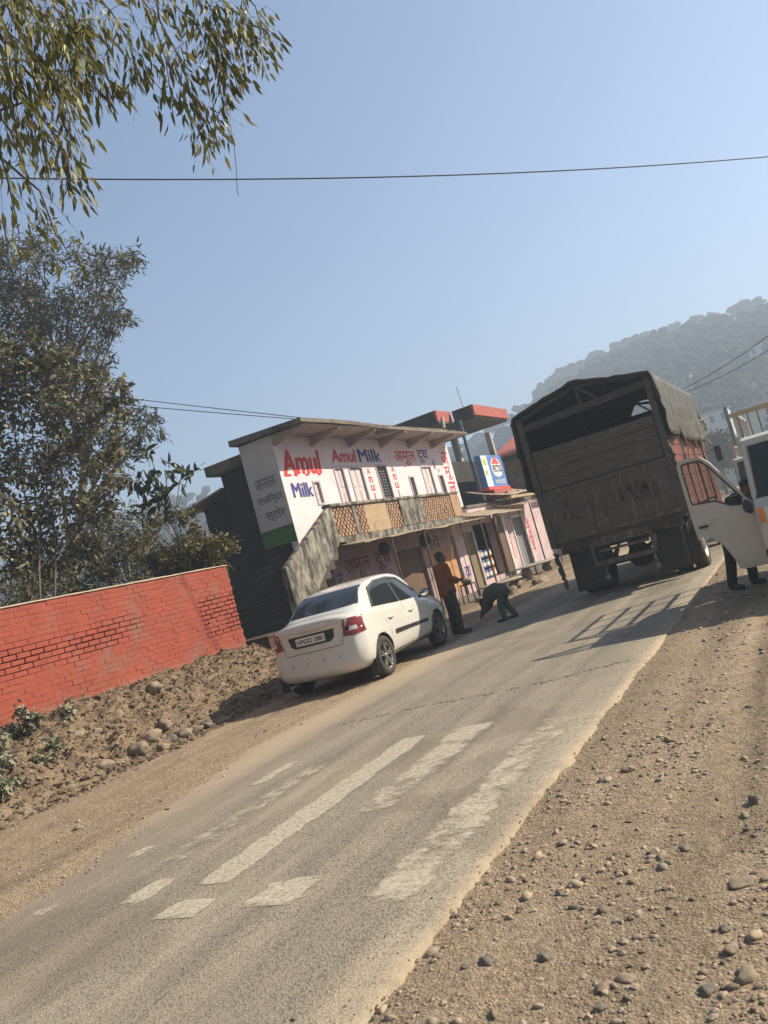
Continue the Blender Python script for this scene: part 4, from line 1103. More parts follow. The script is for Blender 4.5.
def wheel(parent, c, r, wd, out, style='alloy', name='wheel'):
    """wheel with axle along x; out=+1 when the outer side looks to +x"""
    x, y, z = c
    t = MB(); h = wd/2
    t.lathe([(r*.66,-h*.9),(r*.80,-h),(r*.95,-h*.92),(r,-h*.6),(r,-h*.2),(r*.985,-h*.18),(r*.985,-h*.1),(r,-h*.08),(r,h*.08),(r*.985,h*.1),(r*.985,h*.18),(r,h*.2),(r,h*.6),(r*.95,h*.92),(r*.80,h),(r*.66,h*.9),(r*.64,0),(r*.66,-h*.9)], (0,0,0), 'x', 36)
    w_ = bpy.data.objects.new(name, None); COL.objects.link(w_); w_.parent = parent; w_.location = c
    ty = t.build('tyre', M['rubber'], w_)
    rm = MB(); e = out*h
    rm.lathe([(r*.67,e*.85),(r*.64,e*.7),(r*.62,e*.2),(r*.0,e*.15)], (0,0,0), 'x', 36, 1)
    if style == 'alloy':
        for k in range(5):
            a = 2*math.pi*k/5+.3
            for da in (-.16, .16):
                p0 = Vector((e*.72, math.cos(a)*r*.12, math.sin(a)*r*.12)); p1 = Vector((e*.78, math.cos(a+da)*r*.63, math.sin(a+da)*r*.63))
                rm.bar(p0, p1, .035, .03, 0, up=(1,0,0))
        rm.lathe([(r*.67,e*.87),(r*.62,e*.80),(r*.60,e*.6)], (0,0,0), 'x', 36, 0)
        rm.lathe([(0,e*.86),(r*.12,e*.84),(r*.14,e*.6)], (0,0,0), 'x', 16, 0)
    else:
        rm.lathe([(r*.66,e*.9),(r*.6,e*.55),(r*.42,e*.45),(r*.36,e*.75),(r*.18,e*.95),(0,e*.97)], (0,0,0), 'x', 24, 0)
        for k in range(8):
            a = 2*math.pi*k/8; rm.cyl((e*.5, math.cos(a)*r*.3, math.sin(a)*r*.3), (e*.9, math.cos(a)*r*.3, math.sin(a)*r*.3), r*.03, None, 6, 0)
    rm.build('rim', [M['alloy'] if style == 'alloy' else M['steel'], M['chassis']], w_)
    return w_

# ------------------------------------------------------------------ white saloon car (local: y forward, x right)
CAR = thing('parked_car', (-7.20, 12.42, .0), 'white saloon car parked on the left roadside with plate HP62D 5881', 'car', rz=R(3.5))
I = lambda y, ks, vs: float(np.interp(y, ks, vs))
yk = [-1.98,-1.93,-1.82,-1.6,-1.2,-.6,.2,1.0,1.4,1.75,1.93,2.02]
zb_ = [.36,.27,.23,.21,.20,.20,.20,.20,.20,.22,.26,.38]
wm_ = [.66,.755,.815,.838,.845,.848,.848,.845,.838,.80,.70,.55]
bz_ = [.99,1.01,1.02,1.015,1.0,.965,.905,.885,.865,.82,.74,.64]
bw_ = [.62,.705,.755,.785,.80,.806,.806,.795,.775,.72,.62,.50]
tk = [-1.98,-1.94,-1.88,-1.68,-1.60,-1.52,-1.02,-.82,-.5,-.05,.35,.55,.68,1.15,1.25,1.5,1.78,1.93,2.02]
tz = [1.05,1.115,1.14,1.155,1.165,1.195,1.455,1.51,1.545,1.56,1.535,1.49,1.43,1.075,1.035,.985,.91,.80,.68]
rw = [(-1.98,.55),(-1.6,.61),(-1.3,.61),(-.85,.575),(0,.58),(.6,.56),(1.15,.62),(2.02,.5)]
stations = [-1.98,-1.955,-1.91,-1.84,-1.74,-1.64,-1.58,-1.51,-1.36,-1.15,-1.0,-.86,-.72,-.6,-.4,-.15,.1,.35,.52,.66,.8,.95,1.08,1.16,1.25,1.4,1.6,1.78,1.88,1.95,2.02]
def car_ring(y):
    zb = I(y, yk, zb_); wm = I(y, yk, wm_); bz = I(y, yk, bz_); bw = I(y, yk, bw_); zt = I(y, tk, tz)
    r_ = I(y, [a for a, _ in rw], [b for _, b in rw]); h = zt-bz; t = sm(.16, .34, h)
    lp = lambda a, b: a+(b-a)*t
    pts = [(0,zb),(.72*wm,zb),(wm-.04,zb+.06),(wm-.003,.46),(wm,.60),(wm-.008,.74),(bw+.006,bz-.045),(bw-.004,bz)]
    pts += [(lp(bw*.95,bw-.03), lp(bz+h*.30,bz+.035)), (lp(bw*.80,(bw-.03)*.5+r_*.5+.012), lp(bz+h*.66,bz+.035+(h-.09)*.52)),
            (lp(bw*.62,r_+.01), lp(bz+h*.86,zt-.062)), (lp(bw*.45,r_-.035), lp(bz+h*.95,zt-.024)), (lp(bw*.25,r_*.55), lp(bz+h*.99,zt-.006)), (0,zt)]
    ring = pts + [(-x, z) for x, z in pts[-2:0:-1]]
    out = []
    for x, z in ring:
        yy = y
        if y < -1.5:
            yy += .055*sm(.62,.70,z)*sm(-1.5,-1.9,y) - .03*sm(1.04,1.11,z)*sm(-1.8,-1.95,y) + .10*(abs(x)/.8)**3*sm(-1.6,-1.95,y)
        out.append((x, yy, z))
    return out
m = MB(); rings = [car_ring(y) for y in stations]; n = len(rings[0])
m.add([p for rg in rings for p in rg], [(i*n+k, i*n+(k+1) % n, (i+1)*n+(k+1) % n, (i+1)*n+k) for i in range(len(rings)-1) for k in range(n)] + [tuple(range(n))[::-1], tuple(range((len(rings)-1)*n, len(rings)*n))], 0, True)
body = m.build('body', [M['white_paint'], M['black_plastic']], None, weld=True, subsurf=1)
apply_mods(body)
AX = (-1.22, 1.21); WR = .31
for ya in AX:
    for sx in (1, -1):
        c = MB(); c.cyl((sx*.52, ya, .315), (sx*1.2, ya, .315), .345, None, 40)
        co = c.build('cutter', M['black_plastic'], None)
        md = body.modifiers.new('arch', 'BOOLEAN'); md.object = co; md.operation = 'DIFFERENCE'; md.solver = 'EXACT'
        apply_mods(body); bpy.data.objects.remove(co)
me = body.data
while len(me.materials) > 2: me.materials.pop()
for p in me.polygons:
    c = p.center
    if abs(c.x) > .5 and any(math.hypot(c.y-ya, c.z-.315) < .3445 for ya in AX): p.material_index = 1; p.use_smooth = False
    elif p.material_index > 1: p.material_index = 0
    if abs(c.x) < .7 and c.z < .22: p.material_index = 1
body.parent = CAR
bv = bvh_of(body)
for sx, vw in ((1,'+x'), (-1,'-x')):
    d = decal(MB(), bv, [(-1.10,1.075),(-.125,1.015),(-.125,1.425),(-.52,1.43),(-.86,1.355)], vw); d.build('rear_side_window', M['glass'], CAR)
    d = decal(MB(), bv, [(-.045,1.01),(.88,.975),(.76,1.08),(.34,1.37),(-.045,1.425)], vw); d.build('front_side_window', M['glass'], CAR)
    d = decal(MB(), bv, [(-1.15,1.07),(-.87,1.39),(-.52,1.468),(-.04,1.468),(.36,1.41),(.80,1.11),(.76,1.08),(.34,1.37),(-.045,1.425),(-.125,1.425),(-.52,1.43),(-.86,1.355),(-1.10,1.075)], vw, .012); d.build('rain_visor', M['black_plastic'], CAR)
    d = decal(MB(), bv, [(-.122,1.02),(-.048,1.015),(-.048,1.42),(-.122,1.42)], vw, .003); d.build('door_pillar', M['black_plastic'], CAR)
    mo = MB()
    decal(mo, bv, [(-.72,.555),(-.10,.545),(-.10,.605),(-.72,.625)], vw, .014); decal(mo, bv, [(-.085,.545),(.70,.525),(.70,.575),(-.085,.605)], vw, .014)
    mo.build('side_moulding', M['black_plastic'], CAR)
    d = decal(MB(), bv, [(-.87,.205),(.87,.205),(.87,.30),(-.87,.315)], vw, .006); d.build('side_skirt', M['black_plastic'], CAR)
    se = MB()
    for pl in ([(-.088,.30),(-.079,.30),(-.079,.985),(-.088,.985)], [(.80,.36),(.809,.36),(.86,.95),(.85,.95)], [(-.86,.60),(-.852,.60),(-.965,.98),(-.974,.98)], [(-.80,.30),(.80,.30),(.80,.307),(-.80,.307)], [(-.80,.30),(-.792,.30),(-.852,.60),(-.86,.60)]): decal(se, bv, pl, vw, .002, .2)
    se.build('door_seams', M['ink'], CAR)
    for y in (-.72, .12):
        hd = MB(); zz = .83 if y < 0 else .815
        hit = bv.ray_cast(Vector((3*sx, y, zz)), Vector((-sx,0,0)))[0]; hx = hit.x
        hd.tube([(hx, y-.09, zz), (hx+sx*.03, y-.07, zz+.003), (hx+sx*.034, y+.05, zz+.003), (hx, y+.08, zz)], .013, 8); hd.build('door_handle', M['white_paint'], CAR)
    mr = MB(); mr.ball((sx*.93, .70, 1.01), (.105,.05,.075), 14, 10); mr.bar((sx*.79,.72,.965),(sx*.88,.70,.985),.05,.04); mi = mr.build('door_mirror', M['black_plastic'], CAR)
    g = MB(); g.ball((sx*.93,.662,1.01),(.088,.018,.058),14,8); g.build('mirror_glass', M['chrome'], mi)
    tl = MB()
    decal(tl, bv, [(sx*.54,.79),(sx*.60,.92),(sx*.65,1.025),(sx*.77,1.025),(sx*.81,.79),(sx*.70,.77)][::sx], '-y', .010)
    decal(tl, bv, [(-1.87,.79),(-1.72,.84),(-1.62,.97),(-1.68,1.03),(-1.87,1.03)], vw, .010)
    to = tl.build('tail_light', M['red_lens'], CAR)
    cl = decal(MB(), bv, [(sx*.63,.85),(sx*.65,.91),(sx*.73,.91),(sx*.74,.85)][::sx], '-y', .014); cl.build('reversing_lens', M['clear_lens'], to)
    hl = decal(MB(), bv, [(sx*.38,.66),(sx*.42,.80),(sx*.64,.80),(sx*.62,.68)][::sx], '+y', .008); hl.build('headlight', M['clear_lens'], CAR)
    for ya in AX: wheel(CAR, (sx*.745, ya, WR), WR, .185, sx)
    mf = MB(); mf.box((sx*.80-.09, AX[0]-.40, .12), (sx*.80+.035, AX[0]-.385, .34)); mf.build('mud_flap', M['black_plastic'], CAR)
rs = decal(MB(), bv, [(-.63,1.195),(.63,1.195),(.61,1.26),(.535,1.46),(-.535,1.46),(-.61,1.26)], '-y'); rs.build('rear_window', M['glass'], CAR)
ws = decal(MB(), bv, [(-.63,1.10),(.63,1.10),(.55,1.39),(-.55,1.39)], '+y'); ws.build('windscreen', M['glass'], CAR)
nd = decal(MB(), bv, [(-.41,.945),(.41,.945),(.38,.81),(.31,.765),(-.31,.765),(-.38,.81)], '-y', .003); nd.build('plate_recess', M['black_plastic'], CAR)
yy = bv.ray_cast(Vector((0,-4,.86)), Vector((0,1,0)))[0].y
npm = MB(); npm.box((-.255, yy-.022, .80), (.255, yy-.012, .915)); plate = npm.build('number_plate', M['plate'], CAR)
lt = MB(); letter(lt, 'HP62D 5881', lambda u, v, w_: (-.235+u, yy-.0235, .822+v), .1, fit=(.47,.07), bold=.02); lt.build('plate_lettering', M['ink'], plate)
ch = decal(MB(), bv, [(-.52,.972),(.52,.972),(.52,.992),(-.52,.992)], '-y', .014); ch.build('chrome_strip', M['chrome'], CAR)
se = MB()
for pl in ([(-.49,.672),(.49,.672),(.49,.680),(-.49,.680)], [(-.498,.68),(-.49,.68),(-.60,1.06),(-.608,1.06)], [(.49,.68),(.498,.68),(.608,1.06),(.60,1.06)]): decal(se, bv, pl, '-y', .003, .2)
se.build('boot_seams', M['ink'], CAR)
for x in (-.42,-.15,.15,.42):
    hy = bv.ray_cast(Vector((x,-4,.52)), Vector((0,1,0)))[0].y; b = MB(); b.ball((x, hy, .52), (.013,.006,.013), 8, 6); b.build('parking_sensor', M['ink'], CAR)
em = MB(); letter(em, 'DZIRE', lambda u, v, w_: (.30+u, bv.ray_cast(Vector((.36,-4,1.05)), Vector((0,1,0)))[0].y-.006, 1.03+v), .05, fit=(.16,.026), bold=.02); em.build('badge', M['chrome'], CAR)
for x in (-.34, .34):
    st = MB(); st.ball((x, -1.02, 1.16), (.14,.06,.13), 10, 8); st.build('headrest', M['grey_cloth'], CAR)
ex = MB(); ex.cyl((-.5,-1.97,.22),(-.5,-1.75,.22),.025,None,10); ex.build('exhaust_pipe', M['steel'], CAR)

# ------------------------------------------------------------------ covered goods lorry seen from behind
TRB = (-3.31, 18.5, 0)
TR = thing('goods_truck', TRB, 'old goods lorry with a dark tarpaulin hood and wooden tailboard, seen from behind', 'truck')
def tp(mb, name, mats, parent=None, **k): return mb.build(name, mats, parent or TR, TRB if parent is None else None, **k)
X0, X1, Y0, Y1 = -4.54, -2.06, 15.5, 21.5; XC = (X0+X1)/2
# lower tailgate
m = MB(); m.box((X0+.06, Y0, 1.18), (X1-.06, Y0+.05, 2.18))
m.box((X0+.06,Y0-.035,2.12),(X1-.06,Y0,2.185)); m.box((X0+.06,Y0-.035,1.18),(X1-.06,Y0,1.25))
for k in range(1, 6):
    x = X0+.06+(X1-X0-.12)*k/6; m.box((x-.03,Y0-.022,1.25),(x+.03,Y0,2.12))
for k in range(44):     # worn painted panel marks (illegible brush strokes)
    x = X0+.35+rng.random()*(X1-X0-.7); z = 1.62+rng.uniform(-.05,.22); hgt = rng.uniform(.10,.34)
    m.box((x, Y0-.0262, z-hgt/2), (x+rng.uniform(.012,.04), Y0-.0225, z+hgt/2), 1, (0, rng.uniform(-.5,.5), 0))
tp(m, 'lower_tailgate', [M['truck_steel'], mat('worn_marks', (.13,.10,.08), .85, (.07,.055,.045), 9, .9)])
m = MB()
for k in range(4):
    z = 2.20+.195*k; m.box((X0+.08, Y0+.01+rng.uniform(-.004,.004), z+.004), (X1-.08, Y0+.05, z+.19))
for x in (X0+.5, XC, X1-.5): m.box((x-.03,Y0+.051,2.2),(x+.03,Y0+.08,2.98))
tp(m, 'tailboard', M['wood_dark'], bevel=.006)
for x in (X0, X1):
    m = MB(); m.box((x-.06,Y0-.03,1.1),(x+.06,Y0+.1,3.66)); tp(m, 'corner_post', M['wood_dark'], bevel=.01)
m = MB(); m.bar((X0,Y0+.03,3.46),(X1,Y0+.03,3.56),.08,.13); m.bar((XC,Y0+.03,3.5),(XC-.02,Y0+.03,3.95),.06,.06); m.bar((XC,Y0+.03,3.9),(XC+.35,Y0+.03,3.55),.05,.05)
m.bar((X0,Y0+.03,3.64),(XC-.02,Y0+.03,3.93),.06,.07); m.bar((XC-.02,Y0+.03,3.93),(X1,Y0+.03,3.72),.06,.07); tp(m, 'hoop_frame', M['chassis'])
for y in (17.0, 18.5, 20.0, 21.4):
    m = MB(); m.bar((X0+.04,y,3.60),(XC,y,3.90),.05,.06); m.bar((XC,y,3.90),(X1-.04,y,3.66),.05,.06); tp(m, 'hoop', M['chassis'])
# load bed, side planks, front board
m = MB(); m.box((X0+.03,Y0+.06,1.08),(X1-.03,Y1,1.18)); tp(m, 'load_bed', M['wood_dark'])
for x, nm in ((X0,-1),(X1,1)):
    m = MB()
    for k in range(7):
        z = 1.2+.2*k; m.box((x-.025,Y0+.1,z),(x+.025,Y1,z+.192))
    sd = tp(m, 'side_planks', M['truck_red'], bevel=.006)
    for k in range(4):
        y = Y0+.12+k*1.7; m = MB(); m.box((x+nm*.026-.03,y,1.1),(x+nm*.026+.035,y+.07,2.7)); tp(m, 'stanchion', M['truck_steel'])
m = MB()
for k in range(8):
    z = 1.2+.2*k; m.box((X0+.03,Y1-.05,z),(X1-.03,Y1,z+.194))
m.box((X0+.03,Y1-.05,2.8),(X1-.03,Y1,3.56))
gap = [(-3.46,3.64),(-3.27,3.86),(-2.93,3.80),(-2.93,3.64)]
m.prism([(X0+.03,3.562),(-3.46,3.562),(-3.46,3.64),(-3.27,3.90),(-3.1,3.94),(-3.1,4.0),(XC,4.02),(X0,3.74)], Y1-.05, Y1, lambda a, z, d: (a, d, z)); m.prism([(-2.93,3.562),(X1-.03,3.562),(X1-.03,3.78),(-2.93,3.95)], Y1-.05, Y1, lambda a, z, d: (a, d, z)); m.box((-3.46,Y1-.05,3.562),(-2.93,Y1,3.64)); m.bar((-3.2,Y1-.02,3.86),(-2.98,Y1-.02,3.64),.04,.04); m.box((X0-.13,Y1-.02,3.3),(X0+.02,Y1+.03,3.80))
tp(m, 'headboard', M['wood_dark'])
# tarpaulin: ridge roof with hanging sides, rim rolled at the back
def tarp_pt(u, y):
    # u 0..1 across: left hem -> left eave -> ridge -> right eave -> right hem
    wob = .045*fb(u*5, y, 1.3) + .03*fb(u*11, y, 3.1, 3)
    sagm = .05*math.sin((y-Y0)/1.5*math.pi)**2
    le, re = (X0-.09, 3.70), (X1+.09, 3.74); rg = (XC-.02, 4.0)
    hl = 2.28+.22*fb(y, 3, .7); hr = 2.50 + .13*fb(y, 9, 1.1) + .12*math.exp(-((y-15.4)/.5)**2)
    k = [(0,(X0-.13,hl)),(.26,le),(.5,rg),(.74,re),(1.0,(X1+.16,hr))]
    for (a, p), (b, q) in zip(k, k[1:]):
        if a <= u <= b+1e-9:
            t = (u-a)/(b-a); x = p[0]+(q[0]-p[0])*t; z = p[1]+(q[1]-p[1])*t
            roof = .26 <= u <= .74
            if roof: z += wob*.7 - sagm
            else: x += (wob*2.2 + .05*math.sin(y*7+u*9+2*fb(y,u,1.5)))*(1 if u > .5 else -1)*(abs(u-.5)-.24)*4*.6
            return (x, y, z)
m = MB(); ny = 90
m.grid(44, ny, lambda u, v: tarp_pt(u, Y0-.10+(Y1+.1-Y0)*v), 0)
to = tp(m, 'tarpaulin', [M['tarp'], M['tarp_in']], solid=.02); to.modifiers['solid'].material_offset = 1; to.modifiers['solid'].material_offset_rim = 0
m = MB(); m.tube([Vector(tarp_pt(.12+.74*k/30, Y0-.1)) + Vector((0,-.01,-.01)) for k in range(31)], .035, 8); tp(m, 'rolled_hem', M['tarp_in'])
for k in range(6):
    y = 16.1+k*.95; p = Vector(tarp_pt(1.0, y)); m = MB(); m.tube([p, p+Vector((.03,.05,-.3)), (X1+.07, y+.1, 1.9), (X1+.06, y+.12, 1.25)], .012, 5); tp(m, 'tie_rope', M['canvas_rope'])
m = MB()
pr = [(X1+.10,Y1-.1,3.5),(X1+.14,Y1-.15,3.1),(X1+.22,Y1-.1,2.9),(X1+.12,Y1,2.6),(X1+.2,Y1-.1,2.4)]
m.tube(pr, .025, 6); m.tube([(X1+.1,Y1-.3,3.0),(X1+.3,Y1,3.05)], .02, 5); tp(m, 'rope_coil', M['canvas_rope'])
# chassis and running gear
m = MB()
for x in (XC-.42, XC+.42): m.box((x-.04,Y0+.1,.86),(x+.04,23.0,1.08))
for y in (15.75,17.4,19.5,21.2): m.box((XC-.42,y,.88),(XC+.42,y+.09,1.04))
tp(m, 'chassis_frame', M['chassis'])
m = MB(); m.cyl((X0+.25,16.95,.52),(X1-.25,16.95,.52),.075,None,12); m.ball((XC,16.95,.52),(.26,.24,.24),16,10); m.cyl((XC,17.1,.55),(XC,21,.75),.05,None,10)
tp(m, 'rear_axle', M['chassis'])
for x in (XC-.52, XC+.52):
    m = MB()
    for k in range(5): m.tube([(x,16.95-.75+.11*k,.80-.045*k),(x,16.95,.62-.045*k+.03),(x,16.95+.75-.11*k,.80-.045*k)], .028, 6)
    tp(m, 'leaf_spring', M['chassis'])
m = MB(); m.box((X0+.1,Y0+.02,.94),(X1-.1,Y0+.12,1.10)); tp(m, 'rear_crossbeam', M['truck_steel'], bevel=.01)
for (a, b_) in ((X0+.15,X0+.72),(X1-.72,X1-.15)):
    m = MB()
    for k in range(6):
        m.box((a, Y0-.005, .955+.024*k), (b_, Y0+.018, .967+.024*k))
    tp(m, 'slotted_plate', M['chassis'])
m = MB(); xs0, xs1 = XC-.55, XC+.55
m.bar((xs0,Y0,.62),(xs1,Y0,.62),.07,.09); m.bar((xs0,Y0,.62),(xs0,Y0,1.0),.06,.06); m.bar((xs1,Y0,.62),(xs1,Y0,1.0),.06,.06); m.bar((xs0+.1,Y0-.01,.84),(xs1-.05,Y0-.01,.84),.03,.05)
m.bar((xs1,Y0,.70),(xs1+.08,Y0,.92),.05,.05); tp(m, 'underrun_guard', M['truck_steel'], bevel=.006)
for x, k in ((XC-.40,0),(XC+.52,1)):
    m = MB(); m.tube([(x,Y0,.6),(x,Y0-.01,.42)], .008, 5)
    for q in range(5):
        a = math.pi/2+q*2*math.pi/5; a2 = a+.628; a3 = a-.628
        m.add([(x,Y0-.015,.35),(x+.028*math.cos(a3),Y0-.012,.35+.028*math.sin(a3)),(x+.075*math.cos(a),Y0-.012,.35+.075*math.sin(a)),(x+.028*math.cos(a2),Y0-.012,.35+.028*math.sin(a2))], [(0,1,2,3)])
    tp(m, 'hanging_star', M['steel'], solid=.004)
for a, b_ in ((X0+.12,X0+.78),(X1-.78,X1-.20)):
    m = MB(); m.grid(6, 8, lambda u, v: (a+(b_-a)*u, Y0+.42+.03*math.sin(u*5)-.05*(1-v), .17+.76*v)); tp(m, 'mud_flap', M['rubber'], solid=.012)
for sx, xo in ((-1,X0+.02),(1,X1-.02)):
    for q in range(2): wheel(TR, (xo-sx*(.14+.33*q)-TRB[0], 16.95-TRB[1], .50), .50, .27, sx, 'steel')
    wheel(TR, (xo-sx*.2-TRB[0], 22.0-TRB[1], .50), .50, .27, sx, 'steel', 'front_wheel')
for x in (X0+.40, X1-.40):
    m = MB(); m.lathe([(.0,-.02),(.055,-.018),(.06,.0),(.06,.03)], (x, Y0-.012, 1.02), 'y', 16); tp(m, 'tail_lamp', M['dusty_lens'])
m = MB(); m.box((X1+.03,Y0+.02,1.68),(X1+.10,Y0+.12,1.84)); tp(m, 'marker_lamp', M['amber_lens'], bevel=.015)
m = MB(); m.ball((X1+.08,Y0+.2,1.30),(.06,.06,.05),10,8); m.tube([(X1+.06,Y0+.1,1.9),(X1+.1,Y0+.1,1.3),(X1+.07,Y0+.1,.7)],.012,6); m.tube([(X1+.02,Y0+.1,1.25),(X1+.16,Y0+.12,1.22)],.018,6); m.tube([(X1+.02,Y0+.1,1.05),(X1+.16,Y0+.12,1.02)],.015,6)
tp(m, 'side_step', M['steel'])
m = MB()
for k in range(7): m.ball((X1+.06+.02*(k % 2), Y0-.02, 2.28-.1*k), (.03,.03,.055), 8, 6, 0, .3, k)
tp(m, 'tailgate_chain', M['chassis'])
m = MB(); L_, R_ = [], []
for k in range(15):
    z = 1.0-.05*k; L_.append((X0-.10+.004*k+.05*rng.random()*(k % 2), z)); R_.append((X0+.02+.002*k-.045*rng.random(), z))
m.prism(L_+R_[::-1], Y0+.08, Y0+.13, lambda a, z, d: (a, d, z)); tp(m, 'hanging_rubber', M['chassis'])
m = MB(); m.box((X1-.62,17.7,.55),(X1-.08,18.9,.98)); tp(m, 'fuel_tank', M['truck_steel'], bevel=.06)
# cab
m = MB(); cy0, cy1 = 21.6, 23.35
m.prism([(cy0,.75),(cy0,2.72),(cy0+.3,2.82),(cy1-.35,2.78),(cy1-.1,1.75),(cy1,1.6),(cy1,.6),(cy0+.9,.6)], X0+.1, X1-.1, lambda a, z, d: (d, a, z)); tp(m, 'cab', M['truck_red'], bevel=.04)
for x, s in ((X0+.098,-1),(X1-.098,1)):
    m = MB(); m.prism([(cy0+.35,1.75),(cy0+.35,2.5),(cy1-.42,2.5),(cy1-.2,1.75)], x, x+s*.012, lambda a, z, d: (d, a, z)); tp(m, 'cab_window', M['glass'])
    m = MB(); m.bar((x,cy1-.2,2.3),(x+s*.25,cy1-.05,2.35),.02,.02); m.box((x+s*.25-.08,cy1-.08,2.0),(x+s*.25+.08,cy1-.04,2.4)); tp(m, 'wing_mirror', M['black_plastic'])
m = MB(); m.add([(X0+.3,cy1-.34,2.7),(X1-.3,cy1-.34,2.7),(X1-.25,cy1-.085,1.78),(X0+.25,cy1-.085,1.78)], [(0,1,2,3)]); tp(m, 'windscreen', M['glass'], solid=.01)

# ------------------------------------------------------------------ white mini trucks (local: y forward, x = its right-hand side)
def mini_truck(loc, rz, label, open_deg):
    T = thing('mini_truck', loc, label, 'van', 'white mini trucks on the right shoulder', rz)
    P = lambda mb, nm, mt, par=None, **k: mb.build(nm, mt, par or T, None, **k)
    hw = .73
    # cab shell: floor, rear wall, roof, nose, left side; the right side is open where the door swings
    m = MB()
    m.prism([(-.02,.34),(.02,.62),(0,1.0),(-.12,1.20),(-.20,1.20),(-.20,.34)], -hw, hw, lambda a, z, d: (d, a, z))
    m.prism([(-.46,1.84),(-.50,1.93),(-.62,1.965),(-1.42,1.955),(-1.48,1.90),(-1.42,1.86)], -hw+.03, hw-.03, lambda a, z, d: (d, a, z))
    m.box((-hw+.02,-1.48,.40),(hw-.02,-1.42,1.9)); m.box((-hw+.02,-1.42,.36),(hw-.02,-.2,.46))
    for sx in (1,-1):
        m.bar((sx*(hw-.03),-.15,1.19),(sx*(hw-.06),-.49,1.87),.06,.06); m.bar((sx*(hw-.03),-1.42,.45),(sx*(hw-.05),-1.42,1.9),.05,.07)
    P(m, 'cab', M['van_paint'], bevel=.025)
    m = MB(); m.add([(-hw+.07,-.135,1.225),(hw-.07,-.135,1.225),(hw-.11,-.465,1.845),(-hw+.11,-.465,1.845)], [(0,1,2,3)]); ws = P(m, 'windscreen', glass_mat('van_windscreen', (.02,.026,.03), .05, .12), solid=.008)
    m = MB(); m.add([(-hw+.05,-.128,1.21),(hw-.05,-.128,1.21),(hw-.07,-.142,1.24),(-hw+.07,-.142,1.24)], [(0,1,2,3)]); m.bar((-.1,-.118,1.235),(.42,-.28,1.5),.012,.012); m.build('wiper', M['black_plastic'], ws)
    m = MB(); m.box((-.5,-.9,.46),(.62,-.6,.82)); m.box((-.5,-1.05,.8),(.62,-.9,1.45)); P(m, 'seat', M['grey_cloth'], bevel=.05)
    m = MB(); m.box((-hw+.04,-.42,.95),(hw-.08,-.2,1.15)); m.lathe([(.17,-.012),(.185,0),(.17,.012),(.158,0),(.17,-.012)], (.36,-.52,1.12), 'y', 20); P(m, 'dashboard', M['black_plastic'], bevel=.02)
    for sx in (1,-1):
        m = MB(); m.box((sx*.58-.11,-.012,.90),(sx*.58+.11,.018,1.10)); h_ = P(m, 'headlight', M['clear_lens'], bevel=.02)
        m = MB(); m.box((sx*.665-.035,.019,.91),(sx*.665+.035,.026,1.09)); m.build('indicator', M['amber_lens'], h_)
    m = MB(); m.box((-hw-.01,-.05,.34),(hw+.01,.07,.60)); P(m, 'front_bumper', M['black_plastic'], bevel=.03)
    m = MB(); m.box((-.36,.004,.70),(.36,.022,.86))
    P(m, 'grille', M['black_plastic'])
    # doors
    poly = [(0,.40),(0,1.17),(.06,1.24),(.36,1.78),(.46,1.885),(.60,1.905),(.72,1.90),(.755,1.84),(.76,1.10),(.745,.88),(.68,.90),(.58,.87),(.47,.74),(.40,.56),(.37,.42),(.33,.40)]
    win = [(.11,1.26),(.38,1.73),(.47,1.83),(.60,1.845),(.69,1.84),(.70,1.72),(.70,1.33),(.62,1.315),(.42,1.30),(.26,1.20),(.14,1.18)]
    for sx, ang in ((1, open_deg), (-1, 0)):
        a = R(ang); d = Vector((math.sin(a)*sx, -math.cos(a), 0)); nrm = Vector((math.cos(a)*sx, math.sin(a), 0))
        hg = Vector((sx*hw, -.22, 0))
        fn = lambda u, z, w_: tuple(hg + d*u + nrm*(w_ + .03*math.sin(max(0,min(1,(z-.4)/.8))*math.pi)*1) + Vector((0,0,z)))
        bm = bmesh.new()
        ov = [bm.verts.new((u, z, 0)) for u, z in poly]; iv = [bm.verts.new((u, z, 0)) for u, z in win]
        oe = [bm.edges.new((ov[i], ov[(i+1) % len(ov)])) for i in range(len(ov))]; ie = [bm.edges.new((iv[i], iv[(i+1) % len(iv)])) for i in range(len(iv))]
        bmesh.ops.triangle_fill(bm, use_beauty=True, edges=oe+ie)
        bm.verts.index_update(); pts = [v.co.copy() for v in bm.verts]; fs = [[v.index for v in f.verts] for f in bm.faces]; bm.free()
        m = MB(); N_ = len(pts)
        m.add([fn(p.x, p.y, .0) for p in pts] + [fn(p.x, p.y, -.045) for p in pts], [tuple(f) for f in fs] + [tuple(i+N_ for i in f[::-1]) for f in fs])
        for lp, base in ((poly, 0), (win, len(poly))):
            for i in range(len(lp)):
                j = (i+1) % len(lp); m.add([fn(*lp[i],0), fn(*lp[j],0), fn(*lp[j],-.045), fn(*lp[i],-.045)], [(0,1,2,3)])
        dr = P(m, 'door', M['van_paint'], weld=True)
        m = MB(); m.add([fn(u, z, -.02) for u, z in win], [tuple(range(len(win)))]); m.build('door_window', M['pane'], dr)
        m = MB()
        for i in range(len(win)):
            j = (i+1) % len(win); m.bar(fn(*win[i],.004), fn(*win[j],.004), .018, .012, 0, tuple(nrm))
        m.build('window_seal', M['black_plastic'], dr)
        m = MB(); p = Vector(fn(.64, 1.02, .004)); m.bar(p-d*.055, p+d*.055, .03, .045, 0, tuple(nrm)); m.build('door_handle', M['black_plastic'], dr)
        m = MB()
        for q in range(14):
            t = q/13; m.ball(fn(.36+.38*(1-math.cos(t*1.57)), .80+.18*math.sin(t*1.57), .003), .006, 6, 4)
        m.build('door_crease', M['van_paint'], dr)
